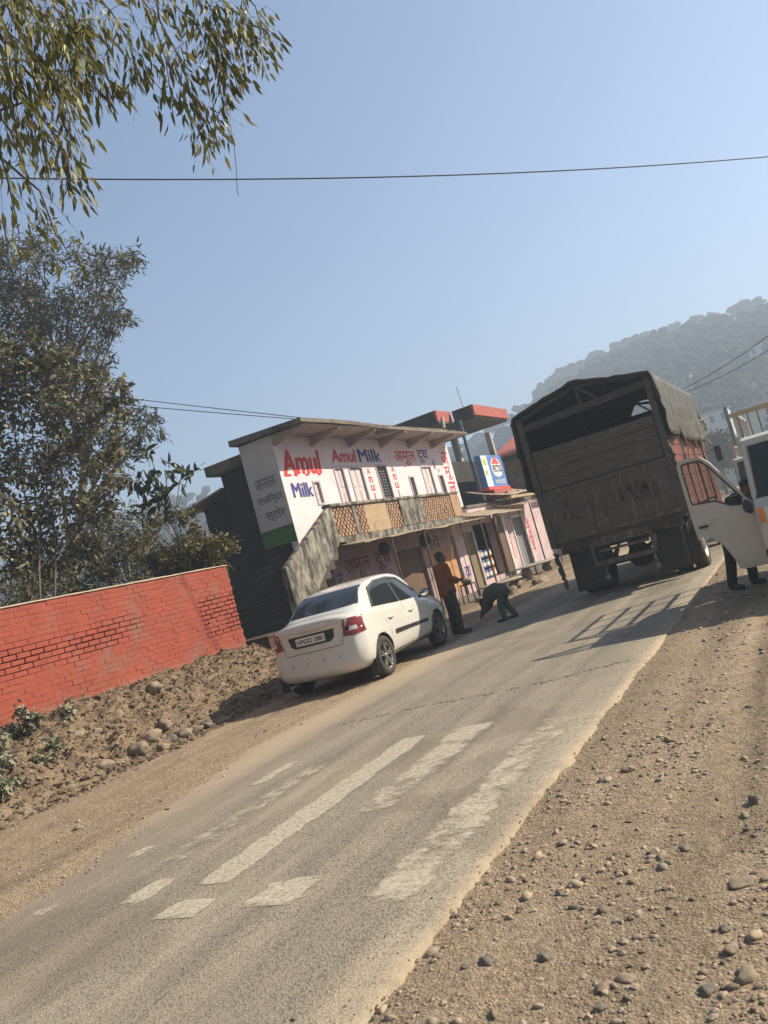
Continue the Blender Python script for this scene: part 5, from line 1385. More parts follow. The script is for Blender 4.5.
        m = MB(); p = Vector(fn(.05, 1.14, .06)); m.ball(p + nrm*.06, (.055,.055,.085), 12, 10); m.bar(p, Vector(fn(.05,1.05,.0)), .03, .03); m.build('door_mirror', M['black_plastic'], dr)
    # load bed with railings
    m = MB(); m.box((-hw,-3.75,.68),(hw,-1.55,.76)); m.box((-hw+.2,-3.6,.45),(-hw+.3,-1.5,.68)); m.box((hw-.3,-3.6,.45),(hw-.2,-1.5,.68)); P(m, 'load_bed', M['van_paint'], bevel=.01)
    for nm, lo, hi in (('side_board',(-hw,-3.75,.76),(-hw+.03,-1.55,1.12)), ('side_board',(hw-.03,-3.75,.76),(hw,-1.55,1.12)), ('tailboard',(-hw+.032,-3.75,.76),(hw-.032,-3.72,1.12))):
        m = MB(); m.box(lo, hi); P(m, nm, M['van_paint'], bevel=.008)
    zt = 2.34
    m = MB(); m.bar((-hw-.02,-1.62,zt),(hw+.06,-1.62,zt),.05,.06,0); m.bar((-hw,-1.62,1.98),(hw,-1.62,1.98),.03,.04,0)
    for k in range(12):
        x = -hw+.04+(2*hw-.08)*k/11; m.bar((x,-1.62,1.12),(x,-1.62,zt),.035,.02,1)
    P(m, 'front_rack', [M['brass'], M['steel']])
    for sx in (1,-1):
        m = MB()
        for z in (1.4,1.72,2.02,zt): m.bar((sx*(hw-.015),-3.72,z),(sx*(hw-.015),-1.60,z),.03,.045)
        for k in range(4): m.bar((sx*(hw-.015),-3.70+k*.69,1.1),(sx*(hw-.015),-3.70+k*.69,zt),.045,.045)
        P(m, 'side_rack', M['van_paint'])
    for sx in (1,-1):
        for y in (-.78, -3.0): wheel(T, (sx*(hw-.11), y, .27), .27, .16, sx, 'steel')
    return T
VAN = mini_truck((.04, 10.80, 0), math.pi, 'white mini truck facing the camera with its driver door swung open', 82)
VAN2 = mini_truck((-1.0, 24.0, 0), math.pi, 'white mini truck with closed doors parked farther back, behind the open-doored one', 0)
# ------------------------------------------------------------------ people: overlapping limbs fused into one skin
def fuse(mb, name, m, voxel=.009, smooth=4, parent=None, wrinkle=0.0, seed=0):
    o = mb.build(name, m, parent)
    md = o.modifiers.new('r', 'REMESH'); md.mode = 'VOXEL'; md.voxel_size = voxel; md.use_smooth_shade = True
    s = o.modifiers.new('s', 'SMOOTH'); s.iterations = smooth; s.factor = .5
    apply_mods(o)
    if wrinkle:
        for v in o.data.vertices:
            q = noise.noise(Vector((v.co.x*9+seed, v.co.y*9, v.co.z*5)))*.6 + noise.noise(Vector((v.co.x*22, v.co.y*22+seed, v.co.z*14)))*.4
            v.co += v.normal*wrinkle*q
    for p in o.data.polygons: p.use_smooth = True
    return o
def limb(mb, pts, rs, n=14):
    mb.tube(pts, rs, n)
    for p, r in zip(pts, rs): mb.ball(p, r, 12, 8)
def hand(mb, wrist, d, side, palm_n):
    """palm, four unequal bent fingers and a thumb leaving the palm's side"""
    w_ = Vector(wrist); d = Vector(d).normalized(); n_ = Vector(palm_n).normalized(); s = d.cross(n_).normalized()*side
    limb(mb, [w_, w_+d*.045, w_+d*.085], [.024,.030,.028], 10)
    for k, L_ in enumerate((.070,.080,.074,.056)):
        b = w_ + d*.085 + s*(.027-.018*k)
        limb(mb, [b, b+d*L_*.5+n_*.008, b+d*L_*.85+n_*.032], [.0095,.0088,.0078], 8)
    b = w_ + d*.03 + s*.026
    limb(mb, [b, b+s*.026+d*.028+n_*.01, b+s*.03+d*.056+n_*.024], [.012,.0105,.009], 8)
def head(mb, c, f, up, s=1.0):
    """skull, jaw, brow, nose, lips, ears; f = where the face looks"""
    f = Vector(f).normalized(); up = Vector(up).normalized(); r = f.cross(up).normalized(); up = r.cross(f); c = Vector(c)
    P = lambda a, b, z: c + (r*a + f*b + up*z)*s
    def blob(p, ra): mb.ball(p, tuple(q*s for q in ((ra,)*3 if not isinstance(ra, tuple) else ra)), 14, 10)
    blob(P(0,-.012,.03), .088); blob(P(0,.02,.02), .076); blob(P(0,.03,-.045), .060); blob(P(0,.055,-.085), .034)
    blob(P(0,.045,-.06), .048)
    limb(mb, [P(0,.088,.025), P(0,.108,-.012), P(0,.104,-.026)], [.010*s,.014*s,.016*s], 8)
    blob(P(0,.09,-.056), (.022,.012,.008)); blob(P(0,.088,-.066), (.020,.012,.008))
    for q in (-1,1):
        blob(P(q*.032,.078,.032), (.02,.012,.008)); blob(P(q*.08,0,-.005), (.012,.016,.03)); blob(P(q*.04,.06,-.03), .03)
def person(loc, rz, label, J, cloth, sizes=1.0, face=(0,1,0), hup=(0,0,1), hat=False):
    T = thing('person', loc, label, 'person', None, rz)
    V_ = {k: Vector(v) for k, v in J.items()}
    m = MB()
    limb(m, [V_['pelvis'], V_['waist'], V_['chest'], V_['neck']], [.13,.12,.135,.055])
    sh = (V_['sl']-V_['sr']); limb(m, [V_['sr'], V_['chest']*.35+(V_['sr']+V_['sl'])*.325, V_['sl']], [.06,.085,.06])
    limb(m, [V_['neck'], V_['head']-Vector(hup)*.06], [.055,.052])
    head(m, V_['head'], face, hup)
    for q, sd in (('l',-1),('r',1)):
        limb(m, [V_['s'+q], V_['e'+q]], [.05,.038]); limb(m, [V_['e'+q], V_['w'+q]], [.038,.026])
        d = (V_['w'+q]-V_['e'+q]).normalized(); pn = Vector(J.get('pn'+q, (-sd*1.0,0,.2)))
        pn = (pn - d*pn.dot(d)); hand(m, V_['w'+q], d, sd, pn)
        limb(m, [V_['h'+q], V_['k'+q]], [.085,.055]); limb(m, [V_['k'+q], (V_['k'+q]*.6+V_['a'+q]*.4), V_['a'+q]], [.052,.052,.036])
        fd = Vector(J.get('fd'+q, (0,1,0))); limb(m, [V_['a'+q]+Vector((0,0,-.03)), V_['a'+q]+fd*.09+Vector((0,0,-.045)), V_['a'+q]+fd*.16+Vector((0,0,-.052))], [.035,.034,.025])
    b = fuse(m, 'body', M['skin'], .0085, 3, T)
    # shirt
    s = MB(); g = cloth.get('loose', .022)
    hem = V_['pelvis']*.75+V_['waist']*.25 + (V_['pelvis']-V_['waist'])*.35
    limb(s, [hem, V_['waist'], V_['chest']], [.165+g*.4,.135+g,.145+g]); limb(s, [V_['sr'], V_['sl']], [.066+g*.4,.066+g*.4]); limb(s, [V_['sr'], V_['chest'], V_['sl']], [.06,.10,.06])
    limb(s, [V_['chest'], V_['neck']-(V_['neck']-V_['chest'])*.22], [.13,.075])
    for q in 'lr':
        cut = cloth.get('sleeve', .9); e = V_['s'+q].lerp(V_['e'+q], min(1, cut*2)) 
        limb(s, [V_['s'+q], e], [.062+g*.4,.05+g*.5])
        if cut > .5: limb(s, [V_['e'+q], V_['e'+q].lerp(V_['w'+q], (cut-.5)*2)], [.05+g*.4,.036+g*.4])
    fuse(s, 'shirt', cloth['top'], .012, 4, T, .012, 3)
    t = MB(); limb(t, [V_['pelvis']+(V_['waist']-V_['pelvis'])*.3, V_['pelvis']], [.14,.15])
    for q in 'lr':
        limb(t, [V_['h'+q], V_['k'+q]], [.10,.078]); limb(t, [V_['k'+q], V_['a'+q]+Vector((0,0,.0))], [.078,.066]); limb(t, [V_['h'+q], V_['pelvis']], [.1,.13])
    fuse(t, 'trousers', cloth['legs'], .012, 4, T, .012, 9)
    for q in 'lr':
        fd = Vector(J.get('fd'+q, (0,1,0))).normalized(); a = V_['a'+q]; h_ = MB()
        limb(h_, [a+Vector((0,0,-.015))-fd*.02, a+Vector((0,0,-.05))-fd*.03, a+fd*.10+Vector((0,0,-.052)), a+fd*.185+Vector((0,0,-.058))], [.045,.042,.045,.036])
        fuse(h_, 'shoe', M['shoe'], .009, 3, T)
    h_ = MB(); hu = Vector(hup).normalized(); hf = Vector(face).normalized(); c = V_['head']
    for k in range(26):
        a = rng.uniform(0, 6.28); el = rng.uniform(.15, 1.5); r_ = hf.cross(hu)
        d = (r_*math.cos(a)+hf*math.sin(a))*math.cos(el)+hu*math.sin(el)
        if d.dot(hf) > .62: continue
        h_.ball(c + hu*.03 - hf*.014 + d*.078, .026, 8, 6)
    h_.ball(c+hu*.042-hf*.022, .088, 14, 10); h_.ball(c-hf*.045-hu*.01, (.07,.06,.07), 12, 8)
    fuse(h_, 'hair', M['hair'], .009, 2, T, .006, 5)
    e_ = MB(); r_ = hf.cross(hu).normalized()
    for q in (-1,1): e_.ball(c + r_*q*.032 + hf*.083 + hu*.016, .0105, 8, 6)
    e_.build('eyes', M['ink'], T)
    return T
person((-6.60, 14.76, .0), R(-38), 'man in rust orange shirt and dark trousers standing by the white car',
  dict(pelvis=(0,0,.88), waist=(0,.0,1.04), chest=(0,.01,1.24), neck=(0,.015,1.40), head=(0,.045,1.52), sl=(-.17,.0,1.34), sr=(.17,.0,1.34),
       el=(-.23,.02,1.08), er=(.22,.02,1.09), wl=(-.15,.22,1.0), wr=(.13,.24,1.02), hl=(-.09,0,.84), hr=(.09,0,.84), kl=(-.10,.02,.46), kr=(.10,.03,.46),
       al=(-.11,-.02,.10), ar=(.12,.0,.10), pnl=(.6,.2,.5), pnr=(-.6,.2,.5), fdl=(-.15,1,0), fdr=(.2,1,0)),
  dict(top=M['orange_shirt'], legs=M['dark_trousers'], sleeve=.85))
person((-5.80, 15.35, .0), R(82), 'figure in grey green clothes bending forward at the waist on the road',
  dict(pelvis=(0,-.04,.72), waist=(0,.10,.76), chest=(0,.27,.68), neck=(0,.40,.58), head=(0,.50,.50), sl=(-.15,.32,.63), sr=(.15,.32,.63),
       el=(-.19,.42,.40), er=(.18,.45,.42), wl=(-.13,.56,.26), wr=(.10,.60,.28), hl=(-.08,-.06,.68), hr=(.08,-.06,.68), kl=(-.10,.02,.37), kr=(.11,-.03,.37),
       al=(-.13,-.02,.09), ar=(.16,-.16,.09), pnl=(.8,-.3,.2), pnr=(-.8,-.3,.2)),
  dict(top=M['green_cloth'], legs=M['green_cloth'], sleeve=.85, loose=.045), face=(0,.75,-.65), hup=(0,.65,.75)).scale = (.82,.82,.82)
person((-1.14, 12.42, .0), R(-135), 'person in black standing behind the open cab door, leaning in',
  dict(pelvis=(0,0,.88), waist=(0,.10,1.02), chest=(0,.28,1.16), neck=(0,.42,1.26), head=(0,.52,1.34), sl=(-.17,.33,1.22), sr=(.17,.33,1.22),
       el=(-.22,.50,1.02), er=(.21,.52,1.04), wl=(-.12,.72,.98), wr=(.12,.74,1.0), hl=(-.09,-.01,.84), hr=(.09,-.01,.84), kl=(-.11,.05,.46), kr=(.13,-.04,.46),
       al=(-.13,-.02,.10), ar=(.16,-.12,.10), pnl=(.6,.2,.5), pnr=(-.6,.2,.5)),
  dict(top=M['black_cloth'], legs=M['black_cloth'], sleeve=.85), face=(0,.85,-.3), hup=(0,.3,.85))

# ------------------------------------------------------------------ leaves
def unit(a): return a/np.maximum(np.linalg.norm(a, axis=-1, keepdims=True), 1e-9)
def leaf_mesh(P, D, Nn, L, W, fold=.18):
    """pointed leaf of six corners, bent along its length"""
    D = unit(D); S = unit(np.cross(D, Nn)); Nn = np.cross(S, D)
    L = L[:, None]; W = W[:, None]
    droop = -Nn*L*fold
    v = np.stack([P, P+D*L*.33+S*W*.5+Nn*W*.12, P+D*L*.7+S*W*.36+droop*.4+Nn*W*.08, P+D*L+droop, P+D*L*.7-S*W*.36+droop*.4+Nn*W*.08, P+D*L*.33-S*W*.5+Nn*W*.12], 1)
    n = len(P); f = (np.arange(n)[:, None]*6 + np.arange(6)[None]).ravel()
    return v.reshape(-1, 3), f
def clump_leaves(clumps, n_per, L, W, down=.0, up_n=.5, shell=.55, lvar=.35):
    Ps, Ds, Ns, Ls, Ws = [], [], [], [], []
    for (x, y, z, r) in clumps:
        n = int(n_per*(r**1.6))
        # sub-clumps make light and dark bunches with gaps between
        k = max(4, int(14*r)); cc = unit(rng.normal(size=(k, 3)))*(rng.random((k, 1))**.45)*r*np.array([1,1,.8])
        pick = rng.integers(0, k, n)
        p = cc[pick] + rng.normal(size=(n, 3))*r*.17
        d = unit(rng.normal(size=(n, 3)) + unit(p)*.7) ; d[:, 2] -= down; d = unit(d)
        nn = unit(rng.normal(size=(n, 3))*(1-up_n) + np.array([0,0,up_n]))
        Ps.append(p + np.array([x, y, z])); Ds.append(d); Ns.append(nn)
        s = rng.uniform(1-lvar, 1+lvar, n); Ls.append(L*s); Ws.append(W*s*rng.uniform(.8,1.2,n))
    return [np.concatenate(a) for a in (Ps, Ds, Ns, Ls, Ws)]
def tree(name, base, clumps, label, group, leafm, barkm, n_per, L, W, trunk_r, cat='tree', down=0., up_n=.4, stems=1, twigs=True, crown_name='crown'):
    T = thing(name, base, label, cat, group)
    P, D, Nn, Ls, Ws = clump_leaves(clumps, n_per, L, W, down, up_n)
    v, f = leaf_mesh(P, D, Nn, Ls, Ws)
    link(crown_name, raw_mesh(crown_name, v-np.array(base), f, 6, leafm, smooth=False), T)
    m = MB(); B = Vector(base)
    cx = sum(c[0] for c in clumps)/len(clumps); cyy = sum(c[1] for c in clumps)/len(clumps); zt = max(c[2] for c in clumps); zlo = min(c[2] for c in clumps)
    forks = []
    for s in range(stems):
        off = Vector((rng.uniform(-.25,.25), rng.uniform(-.25,.25), 0))*(0 if stems == 1 else 1)
        top = Vector((cx+off.x*3, cyy+off.y*3, zlo*.35+zt*.65)); path = []; rr = []
        for i in range(9):
            t = i/8; p = (B+off).lerp(top, t); p.x += (.1+trunk_r)*1.6*fb(t*2+s, s, 1.3)*t**.3; p.y += (.1+trunk_r)*1.6*fb(t*2+5, s, 1.3)*t**.3
            path.append(p); rr.append(trunk_r*(1-.75*t)*(1.25 if i == 0 else 1))
        m.tube(path, rr, 9); forks.append((path, rr))
    for (x, y, z, r) in clumps:
        path, rr = forks[int(rng.integers(0, len(forks)))]
        i = min(range(len(path)), key=lambda q: (path[q]-Vector((x, y, z-r*1.2))).length + (0 if path[q].z < z else 3)); i = max(1, i-1)
        a = path[i]; e = Vector((x, y, z)); mid = a.lerp(e, .5) + Vector((rng.uniform(-.2,.2), rng.uniform(-.2,.2), rng.uniform(.0,.25)))*r
        m.tube([a, mid, e], [rr[i]*.55, rr[i]*.35, .012], 6)
        if twigs:
            for _ in range(6):
                q = e + Vector(rng.normal(size=3))*r*.6; m.tube([mid.lerp(e, rng.uniform(.3,1)), (e+q)/2+Vector((0,0,.05)), q], [.016,.01,.004], 4)
    m.build('trunk', barkm, T, base)
    return T
TWIGS = [
    ( [(-3.37, 3.47, 5.59), (-3.35, 3.85, 5.45), (-3.29, 4.17, 5.36), (-3.4, 4.41, 5.2)] , 130 ),
    ( [(-3.33, 3.35, 5.25), (-3.33, 3.67, 5.15), (-3.39, 3.91, 5.03), (-3.52, 4.11, 4.89)] , 130 ),
    ( [(-3.53, 3.5, 5.25), (-3.61, 3.74, 5.14), (-3.7, 3.93, 5.06), (-3.88, 4.12, 4.86)] , 66 ),
    ( [(-3.19, 3.96, 5.76), (-3.15, 4.31, 5.64), (-3.22, 4.53, 5.53), (-3.38, 4.71, 5.4)] , 110 ),
    ( [(-3.11, 4.29, 5.97), (-2.96, 4.67, 5.87), (-2.93, 5.01, 5.71), (-3.04, 5.33, 5.44), (-3.32, 5.44, 5.27)] , 150 ),
    ( [(-2.9, 4.56, 6.0), (-2.73, 4.95, 5.88), (-2.67, 5.24, 5.76), (-2.8, 5.47, 5.6)] , 130 ),
    ( [(-2.91, 4.2, 5.72), (-2.95, 4.47, 5.61), (-3.09, 4.71, 5.43), (-3.25, 4.89, 5.28)] , 60 ),
    ( [(-3.45, 3.33, 4.81), (-3.54, 3.56, 4.69), (-3.69, 3.76, 4.51), (-3.82, 3.92, 4.38)] , 21 ),
    ( [(-3.47, 3.72, 4.92), (-3.55, 3.91, 4.83), (-3.65, 4.11, 4.71), (-3.81, 4.2, 4.65)] , 70 ),
    ( [(-3.62, 3.52, 4.6), (-3.78, 3.68, 4.46), (-3.95, 3.83, 4.28)] , 17 ),
    ( [(-2.97, 4.58, 5.6), (-3.05, 4.83, 5.46), (-3.17, 5.04, 5.3), (-3.28, 5.26, 5.13)] , 110 ),
    ( [(-2.58, 4.99, 5.89), (-2.56, 5.24, 5.81), (-2.65, 5.45, 5.69)] , 50 ),
    ( [(-3.65, 3.79, 4.43), (-3.79, 3.98, 4.24), (-3.86, 4.14, 4.17)] , 9 ),
    ( [(-3.15, 3.3, 5.3), (-3.17, 3.51, 5.27), (-3.12, 3.76, 5.27), (-3.03, 3.97, 5.33)] , 140 ),
    ( [(-3.6, 3.52, 5.17), (-3.51, 3.76, 5.23), (-3.48, 3.97, 5.24), (-3.42, 4.18, 5.28)] , 120 ),
    ( [(-2.69, 4.67, 5.85), (-2.75, 4.95, 5.7), (-2.89, 5.15, 5.56), (-2.93, 5.34, 5.5)] , 110 ),
    ( [(-3.13, 3.17, 5.1), (-3.23, 3.38, 5.02), (-3.43, 3.53, 4.88), (-3.64, 3.62, 4.77)] , 71 ),
    ( [(-3.31, 3.74, 5.71), (-3.34, 3.98, 5.65), (-3.43, 4.22, 5.54), (-3.6, 4.41, 5.38)] , 140 ),
    ( [(-3.64, 3.31, 4.22), (-3.71, 3.5, 4.15), (-3.84, 3.6, 4.07)] , 7 ),
]
EUC = [(-17.17, 16.22, 12.41, 1.0), (-17.22, 17.42, 12.91, 1.0), (-16.26, 17.41, 11.98, 1.0), (-14.98, 17.33, 11.57, 0.8), (-14.86, 17.99, 11.84, 0.45), (-18.1, 17.14, 11.93, 1.1), (-16.8, 17.3, 11.27, 1.1), (-16.81, 18.56, 11.65, 0.9), (-16.08, 18.25, 10.75, 0.6), (-15.97, 18.41, 10.61, 0.4), (-18.83, 16.92, 10.95, 1.2), (-18.2, 17.75, 10.66, 1.1), (-16.81, 17.88, 10.15, 0.9), (-19.0, 17.39, 9.67, 1.2), (-17.85, 17.98, 9.31, 1.1), (-16.8, 18.22, 9.41, 0.6), (-18.51, 16.29, 12.55, 1.3), (-19.31, 16.3, 11.05, 1.5), (-17.03, 18.35, 8.58, 0.8), (-16.24, 18.04, 7.53, 0.8), (-15.88, 18.42, 7.34, 0.5), (-17.74, 17.87, 8.03, 1.1), (-18.43, 17.36, 7.47, 1.2), (-16.71, 17.85, 6.78, 0.9)]
DRY = [(-11.58, 10.35, 7.13, 0.7), (-11.57, 10.93, 6.91, 0.6), (-11.12, 11.26, 6.58, 0.6), (-10.76, 11.44, 6.27, 0.45), (-10.58, 11.6, 5.93, 0.35), (-11.81, 10.5, 6.29, 0.7), (-11.31, 10.88, 5.95, 0.65), (-11.11, 11.46, 5.71, 0.5), (-12.14, 10.31, 5.45, 0.8), (-11.9, 10.95, 5.28, 0.7), (-11.37, 11.33, 4.92, 0.55), (-11.12, 11.79, 5.13, 0.35), (-12.31, 10.41, 4.55, 0.8), (-12.02, 10.98, 4.25, 0.7), (-11.67, 11.5, 4.22, 0.5), (-12.64, 10.22, 3.72, 0.8), (-12.41, 10.71, 3.42, 0.6), (-12.1, 11.19, 3.57, 0.5), (-12.18, 9.87, 6.37, 0.9), (-12.64, 9.85, 5.04, 0.9), (-13.01, 9.76, 3.68, 0.9), (-11.28, 11.56, 4.39, 0.35)]
OLIVE = [(-13.59, 13.14, 3.43, 0.8), (-13.13, 13.6, 3.49, 0.7), (-13.45, 13.86, 4.24, 0.6), (-13.09, 14.28, 3.76, 0.6), (-13.99, 13.32, 4.2, 0.8), (-13.11, 13.69, 2.91, 0.6), (-13.1, 14.9, 4.07, 0.45), (-14.22, 12.5, 3.12, 0.9), (-14.72, 11.9, 3.21, 1.0), (-13.24, 12.87, 2.72, 0.7)]
BUSH = [(-11.4, 12.79, 3.03, 0.5), (-10.92, 12.94, 3.09, 0.55), (-10.57, 13.12, 2.88, 0.5), (-10.41, 13.15, 2.63, 0.33), (-11.17, 12.76, 2.66, 0.5), (-10.77, 12.99, 2.49, 0.45), (-11.72, 12.65, 2.98, 0.4), (-10.75, 13.03, 3.45, 0.3)]
SAP = [(-10.97, 12.52, 4.98, 0.3), (-10.86, 12.71, 4.64, 0.28), (-10.71, 12.89, 4.38, 0.24), (-10.52, 13.02, 4.49, 0.16), (-11.22, 12.39, 4.65, 0.3), (-11.11, 12.57, 4.31, 0.3), (-10.96, 12.75, 4.05, 0.28), (-11.34, 12.45, 3.86, 0.28), (-10.92, 12.84, 3.78, 0.2)]

M['leaf_euc'] = leaf_mat('grey_green_leaves', [(.05,.053,.025),(.09,.09,.045),(.15,.142,.08)], .6, .2, .5)
M['leaf_dry'] = leaf_mat('dusty_broad_leaves', [(.06,.06,.03),(.11,.107,.055),(.21,.195,.115),(.46,.41,.30)], .6, .15, .9)
M['leaf_olive'] = leaf_mat('olive_leaves', [(.055,.05,.018),(.105,.09,.034),(.18,.145,.065)], .6, .2, .8)
M['leaf_bush'] = leaf_mat('bush_leaves', [(.065,.062,.018),(.13,.115,.038),(.24,.20,.085)], .55, .2, 1.5)
M['leaf_sap'] = leaf_mat('dark_sapling_leaves', [(.028,.036,.016),(.05,.06,.026),(.085,.09,.04)], .4, .15, 1)
M['leaf_near'] = leaf_mat('hanging_leaves', [(.06,.07,.014),(.115,.125,.026),(.22,.205,.055),(.38,.32,.13)], .45, .3, 1.2)
M['leaf_grey'] = leaf_mat('grey_green_weed', [(.17,.175,.13),(.25,.25,.18),(.34,.32,.24)], .8, .1, 4)
G = 'trees and shrubs behind the brick wall'
tree('tall_tree', (-20.3,17.7,.4), EUC, 'tall airy grey green tree rising farthest left behind the brick wall', G, M['leaf_euc'], M['bark_pale'], 620, .20, .045, .22, down=.5, up_n=.2)
tree('broadleaf_tree', (-12.4,10.0,.6), DRY, 'nearer tree with large dusty pale leaves, just behind the brick wall', G, M['leaf_dry'], M['bark'], 880, .115, .066, .035, down=.1, up_n=.75, stems=3)
tree('olive_tree', (-13.4,13.4,.4), OLIVE, 'low dull olive tree with fine foliage between the dusty tree and the house', G, M['leaf_olive'], M['bark_pale'], 1500, .10, .034, .06, down=.2, stems=3)
tree('sapling', (-11.2,12.7,.6), SAP, 'slender sapling with dark glossy leaves beside the house end', G, M['leaf_sap'], M['bark'], 190, .24, .085, .035, down=.05, up_n=.5, twigs=False)
tree('bush', (-11.0,13.0,.6), BUSH, 'rounded light olive bush topping the far end of the brick wall', G, M['leaf_bush'], M['bark'], 2600, .085, .04, .05, cat='bush', up_n=.5, stems=3)
tree('overgrown_shrub', (-14.6,11.2,.4), [(-14.6,10.6,2.4,1.0),(-14.2,11.8,2.2,.9),(-15.6,10.0,2.5,1.1),(-13.6,12.3,1.9,.7),(-16.5,11.5,2.8,1.3),(-12.9,12.6,2.0,.6),(-12.2,11.5,2.3,.6),(-11.9,12.2,2.4,.5),(-12.0,10.4,2.2,.5),(-11.6,9.2,2.3,.5),(-11.5,8.4,2.4,.5)], 'dark tangled shrub low behind the middle of the brick wall', G, M['leaf_olive'], M['bark'], 700, .10, .045, .06, cat='shrub', stems=4)

# overhanging tree: trunk out of frame on the left, branches reaching over the road
OB = (-7.6, 1.4, 0.2)
T = thing('overhanging_tree', OB, 'near tree whose long narrow leaves hang into the top left corner', 'tree')
m = MB(); m.tube([(-7.6,1.4,0),(-7.5,1.5,1.5),(-7.3,1.7,3.2),(-6.9,2.0,5.0),(-6.5,2.3,6.6)], [.24,.19,.17,.13,.08], 12)
limbs = [[(-7.3,1.7,3.2),(-6.0,2.6,4.9),(-4.9,3.3,5.7),(-3.9,4.0,6.0),(-2.9,4.6,6.0)], [(-6.9,2.0,5.0),(-5.4,2.9,5.9),(-4.2,3.4,6.2),(-3.3,4.0,6.3)], [(-7.3,1.7,3.2),(-6.2,2.9,4.3),(-5.2,3.5,4.9),(-4.3,3.9,5.1)]]
for l in limbs: m.tube(l, [.09,.06,.04,.025,.012][:len(l)], 8)
lp = [Vector(p) for l in limbs for p in l[1:]]
Ps, Ds, Ns, Ls, Ws = [], [], [], [], []
for (pts, nl) in TWIGS:
    pts = [Vector(p) for p in pts]
    a = min(lp, key=lambda q: (q-pts[0]).length); m.tube([a, a.lerp(pts[0], .5)+Vector((0,0,.08))] + pts, [.012,.010]+[max(.0022, .007-.0015*i) for i in range(len(pts))], 5)
    for _ in range(int(nl*1.4)):
        t = rng.random()**.8*(len(pts)-1); i = min(int(t), len(pts)-2); p = pts[i].lerp(pts[i+1], t-i)
        side = Vector(rng.normal(size=3)); side.z *= .5; side.normalize()
        ln = rng.uniform(.02, .17); q = p + side*ln + Vector((0,0,-ln*.9))
        if rng.random() < .25: m.tube([p, p+side*ln*.6+Vector((0,0,-ln*.2)), q], [.0022,.0018,.0012], 3)
        Ps.append(q); Ds.append(Vector((side.x*.35, side.y*.35, -1)) + Vector(rng.normal(size=3))*.18); Ns.append(Vector(rng.normal(size=3)))
        L_ = rng.uniform(.07,.135); Ls.append(L_); Ws.append(L_*rng.uniform(.19,.28))
for k in range(26):     # bare fine twigs
    pts = [Vector(p) for p in TWIGS[int(rng.integers(0, len(TWIGS)))][0]]; p = pts[int(rng.integers(1, len(pts)))]
    d = Vector(rng.normal(size=3))*.25; d.z = -abs(d.z)*.8; m.tube([p, p+d*.5+Vector((0,0,.02)), p+d*.9+Vector((.02,0,-.08))], [.0028,.002,.0012], 4)
v, f = leaf_mesh(np.array(Ps), np.array(Ds), np.array(Ns), np.array(Ls), np.array(Ws), .12)
link('crown', raw_mesh('crown', v-np.array(OB), f, 6, M['leaf_near']), T); m.build('trunk', M['bark'], T, OB)

# ------------------------------------------------------------------ plants, cobbles and leaf litter on the bank
lab = ['large grey green weed clump nearest the left edge on the bank', 'grey green weed clump against the foot of the brick wall', 'grey green weed clump in the middle of the bank patch', 'low grey weed clump at the lower left of the bank', 'small grey weed clump highest on the bank', 'sprawling grey weed at the left edge of the bank foot']
for i, (x, y, r) in enumerate([(-9.25,6.75,.27),(-9.85,7.45,.24),(-9.1,7.15,.2),(-8.75,6.25,.17),(-9.6,8.05,.17),(-8.95,5.85,.2)]):
    z = gz(x, y); P, D, Nn, L_, W_ = clump_leaves([(0,0,r*.55,r)], 4200, .075, .045, 0, .5)
    v, f = leaf_mesh(P, D, Nn, L_, W_)
    T = thing('weed_plant', (x, y, z), lab[i], 'plant', 'weeds on the bank')
    link('leaves', raw_mesh('leaves', v, f, 6, M['leaf_grey']), T)
    m = MB()
    for k in range(9): a = k*.7; m.tube([(0,0,-.03),(math.cos(a)*r*.4,math.sin(a)*r*.4,r*.5),(math.cos(a)*r*.8,math.sin(a)*r*.8,r*.9)],[.006,.004,.002],4)
    m.build('stem', M['bark'], T)
cob = [(-8.63,7.58,.10,'tan','lone rounded tan cobble at the foot of the bank'),(-8.66,8.23,.13,'tan','broad cobble at the near end of the row under the bank'),(-8.51,8.50,.10,'tan','oval cobble second along the row under the bank'),
       (-8.80,8.62,.13,'tan','large pale cobble behind the row under the bank'),(-8.66,8.85,.09,'dark','dark cobble in the row under the bank'),(-8.67,9.12,.11,'tan','rounded cobble in the middle of the row under the bank'),(-8.98,9.11,.11,'tan','cobble set higher in the bank above the row'),
       (-8.70,9.38,.10,'tan','squat cobble towards the car in the row under the bank'),(-8.68,9.62,.09,'dark','small dark cobble near the car shadow edge'),(-8.6,9.9,.10,'tan','last cobble of the row at the car shadow edge'),
       (-9.35,7.9,.08,'tan','small cobble half way up the bank near the weeds'),(-9.30,8.15,.075,'tan','small cobble beside another half way up the bank'),(-9.6,9.7,.12,'tan','pale rock high on the bank under the brick wall'),(-9.5,10.0,.09,'tan','smaller pale rock high on the bank'),(-6.75,5.45,.035,'tan','tiny stone lying on the flat dirt left of the asphalt')]
for i, (x, y, r, kd, lb) in enumerate(cob):
    stone(x, y, r, .72, kd == 'dark', lb, 'cobbles along the earth bank', seed=400+i)
